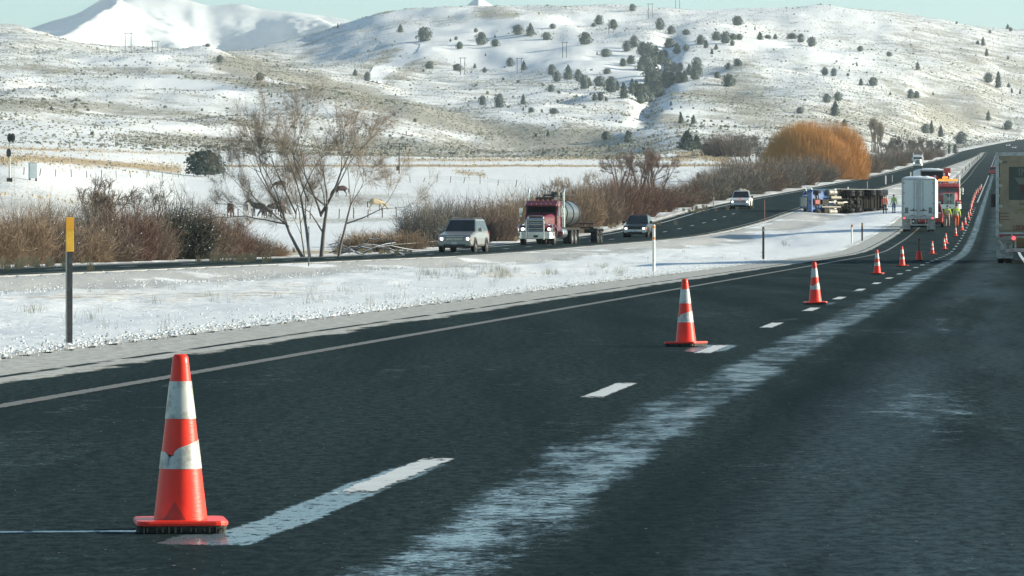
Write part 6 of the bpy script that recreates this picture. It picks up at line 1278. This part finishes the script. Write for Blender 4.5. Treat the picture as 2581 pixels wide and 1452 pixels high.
def person(px, d, rz, label, jacket, trousers, Hh=1.78, stride=.16, arms=((.30, -.05, .86), (-.30, .05, .86)), lean=0.0, main=True, hat=CAPM, elev=None):
    X = (px - CX) * d / F; z = z_main(X, d) if main else ground(X, d); root = empty("person", (X, d, z if elev is None else elev), rz, label, "person"); k = Hh / 1.78; ly = -lean
    b = Sk(); pel = b.p((0, 0, .95), (.135, .10)); sp = b.p((0, ly*.4, 1.15), (.13, .095), pel); ch = b.p((0, ly*.8, 1.36), (.165, .11), sp); nk = b.p((0, ly, 1.51), .055, ch); hb = b.p((0, ly-.01, 1.59), .085, nk); ht = b.p((0, ly-.01, 1.70), .088, hb); b.p((0, ly-.115, 1.615), .012, hb)
    for i, s in enumerate((1, -1)):
        hx, hy, hz = arms[i]; sh = b.p((s*.19, ly*.8, 1.42), .062, ch); el = b.p((s*.25, ly*.6 + (hy*.3 + .05), (1.42 + hz)/2), .045, sh); wr = b.p((hx, hy, hz), .030, el); dv = (Vector(b.V[wr]) - Vector(b.V[el])).normalized(); pm = b.p(Vector(b.V[wr]) + dv*.06, (.038, .018), wr)
        for j in range(4): f1 = b.p(Vector(b.V[pm]) + dv*.045 + Vector((0, (j-1.5)*.018, 0)), .009, pm); b.p(Vector(b.V[f1]) + dv*(.03 + .006*(j in (1, 2))) + Vector((-s*.012, 0, 0)), .008, f1)
        th_ = b.p(Vector(b.V[wr]) + dv*.03 + Vector((0, -.035, 0)), .010, wr); b.p(Vector(b.V[th_]) + dv*.03, .009, th_)
        st = stride * s; hp = b.p((s*.10, 0, .88), .095, pel); kn = b.p((s*.12, st*.45 - .02, .50), .065, hp); an = b.p((s*.125, st, .09), .045, kn); b.p((s*.14, st - .15, .04), (.045, .035), an)
    link("body", skin_mesh("body", b.V, b.E, b.R, [SKINM]), root)
    j = Sk(); p0 = j.p((0, 0, .90), (.165, .125)); p1 = j.p((0, ly*.4, 1.15), (.165, .125), p0); p2 = j.p((0, ly*.8, 1.38), (.19, .135), p1); j.p((0, ly*.95, 1.49), .08, p2)
    for i, s in enumerate((1, -1)):
        hx, hy, hz = arms[i]; a = j.p((s*.20, ly*.8, 1.42), .082, p2); e = j.p((s*.255, ly*.6 + (hy*.3 + .05), (1.42 + hz)/2), .066, a); j.p((hx, hy, hz + .01), .050, e)
    link("jacket", skin_mesh("jacket", j.V, j.E, j.R, [jacket]), root)
    t = Sk(); q0 = t.p((0, 0, .93), (.145, .115))
    for s in (1, -1): st = stride * s; a = t.p((s*.10, 0, .84), .108, q0); e = t.p((s*.12, st*.45 - .02, .50), .083, a); t.p((s*.125, st, .12), .065, e)
    link("trousers", skin_mesh("trousers", t.V, t.E, t.R, [trousers]), root)
    for s in (1, -1): st = stride * s; m = MB(); m.loft([[(s*.14 + x*.055, st + .06 - .27*yy, z_*.10) for x, z_ in ((-1, 0), (1, 0), (.8, 1), (-.8, 1))] for yy in (0, .5, 1)]); m.build("boot", BOOT, root, bevel=.015)
    m = MB(); m.lathe([(.103, 0), (.106, .05), (.085, .10), (.04, .13), (.001, .135)], 14, (0, ly-.01, 1.665)); m.box((0, ly-.13, 1.672), (.14, .09, .012)); m.build("cap", hat, root, smooth=False)
    for z_ in (1.02, 1.22): m = MB(); m.lathe([(1, -.025), (1.01, 0), (1, .025)], 18); m.v = [(x*.178, y*.138 + ly*.5, z + z_) for x, y, z in m.v]; m.build("reflective_stripe", STRIPE, root)
    for s in (1, -1): MB().box((s*.09, ly*.6 + .137, 1.25), (.035, .012, .34)).build("reflective_stripe", STRIPE, root)
    root.scale = (k, k, k); return root
person(2253, 455, math.pi + .3, "worker in yellow jacket and blue jeans standing at the overturned trailer's rear", HIVIS, JEANS, 1.8, .06, main=False)
person(2230, 452, math.pi - .2, "worker in orange vest and dark trousers beside the overturned trailer's wheels", HIVO, DKT, 1.8, .04, main=False)
person(2388, 380, math.pi - .1, "worker in yellow jacket and grey trousers between red pickup and tow truck", HIVIS, GREYT, 1.80, .18, arms=((.30, -.1, .95), (-.30, .12, .95)))
person(2411, 379, math.pi + .1, "worker in yellow jacket and orange trousers walking beside the cone row", HIVIS, ORT, 1.88, .14, arms=((.32, .05, .88), (-.32, -.05, .88)), lean=.05)
def horse(px, py, rz, label, coat, head_down=True, patch=None, k=1.0, d=None):
    p = at(px, py, 300); root = empty("horse", p, rz, label, "horse"); b = Sk(); bl = b.p((0, .05, 1.12), (.27, .31)); rp = b.p((0, .62, 1.20), (.27, .28), bl); b.p((0, .86, 1.18), .16, rp); ch = b.p((0, -.50, 1.14), (.24, .30), bl)
    if head_down: n1 = b.p((0, -.85, 1.05), (.12, .19), ch); n2 = b.p((0, -1.18, .72), (.085, .13), n1); hd = b.p((0, -1.36, .45), (.085, .11), n2); b.p((0, -1.46, .16), (.055, .06), hd)
    else: n1 = b.p((0, -.80, 1.42), (.11, .19), ch); n2 = b.p((0, -1.02, 1.72), (.085, .12), n1); hd = b.p((0, -1.22, 1.72), (.085, .11), n2); b.p((0, -1.52, 1.50), (.05, .06), hd)
    for s in (1, -1):
        st = .07 * s; a = b.p((s*.15, -.50, .92), .11, ch); e = b.p((s*.16, -.52 + st, .52), .058, a); f = b.p((s*.16, -.52 + st, .14), .040, e); b.p((s*.16, -.57 + st, .03), .058, f)
        a = b.p((s*.16, .60, .92), .14, rp); e = b.p((s*.17, .52 - st, .78), .095, a); h = b.p((s*.17, .80 - st, .50), .055, e); f = b.p((s*.17, .74 - st, .14), .040, h); b.p((s*.17, .69 - st, .03), .058, f)
        hv = Vector(b.V[n2]) + Vector((s*.07, .04, .12)); b.p(hv, .03, n2)
    b.R = [tuple(v * 1.16 for v in q) if hasattr(q, "__len__") else q * 1.16 for q in b.R]; link("body", skin_mesh("body", b.V, b.E, b.R, [coat]), root)
    t = Sk(); q = t.p((0, .95, 1.22), .06); q = t.p((0, 1.06, .95), .08, q); t.p((0, 1.05, .45), .04, q); link("tail", skin_mesh("tail", t.V, t.E, t.R, [HAIR]), root)
    m = Sk(); q = m.p(Vector(b.V[ch]) + Vector((0, .1, .30)), .03); q = m.p(Vector(b.V[n1]) + Vector((0, .03, .17)), .05, q); m.p(Vector(b.V[n2]) + Vector((0, .05, .12)), .035, q); link("mane", skin_mesh("mane", m.V, m.E, m.R, [HAIR]), root)
    if patch:
        m = Sk(); q = m.p((0, .45, 1.27), (.295, .30)); m.p((0, .0, 1.20), (.31, .335), q); link("pale_patch", skin_mesh("pale_patch", m.V, m.E, m.R, [patch]), root)
    root.scale = (k * 1.12, k * 1.12, k * 1.12); return root
CB = mat("chestnut_coat", (.12, .045, .028), .7, var=.25); CBK = mat("black_coat", (.018, .016, .018), .6, var=.2); CW = mat("cream_coat", (.48, .38, .24), .8, var=.15); CGy = mat("grey_white_coat", (.48, .47, .44), .8, var=.25); CD = mat("dark_brown_coat", (.05, .025, .02), .7, var=.25)
horse(582, 549, .25, "chestnut horse grazing head down, leftmost of the herd", CB); horse(620, 543, math.pi + .2, "grey and white horse seen from behind, second from the left", CGy)
horse(652, 545, -1.45, "black horse with pale patches standing side-on in the herd's middle", CBK, False, CGy, .95); horse(671, 549, -.9, "small black and white horse right of the side-on one", CBK, True, CGy, .75); horse(692, 546, -1.0, "black horse half hidden by the bare tree's left trunk", CBK, True)
horse(706, 542, math.pi - .4, "chestnut horse seen from behind, right end of the lower group", CB); horse(707, 481, -1.35, "brown horse grazing further up the pasture behind the bare tree", CD, True, k=1.05); horse(859, 497, -1.15, "dark brown horse grazing right of the bare tree's middle trunk", CD, True, k=1.1); horse(948, 533, 1.9, "cream horse grazing alone at the right of the herd", CW, True, k=1.0)
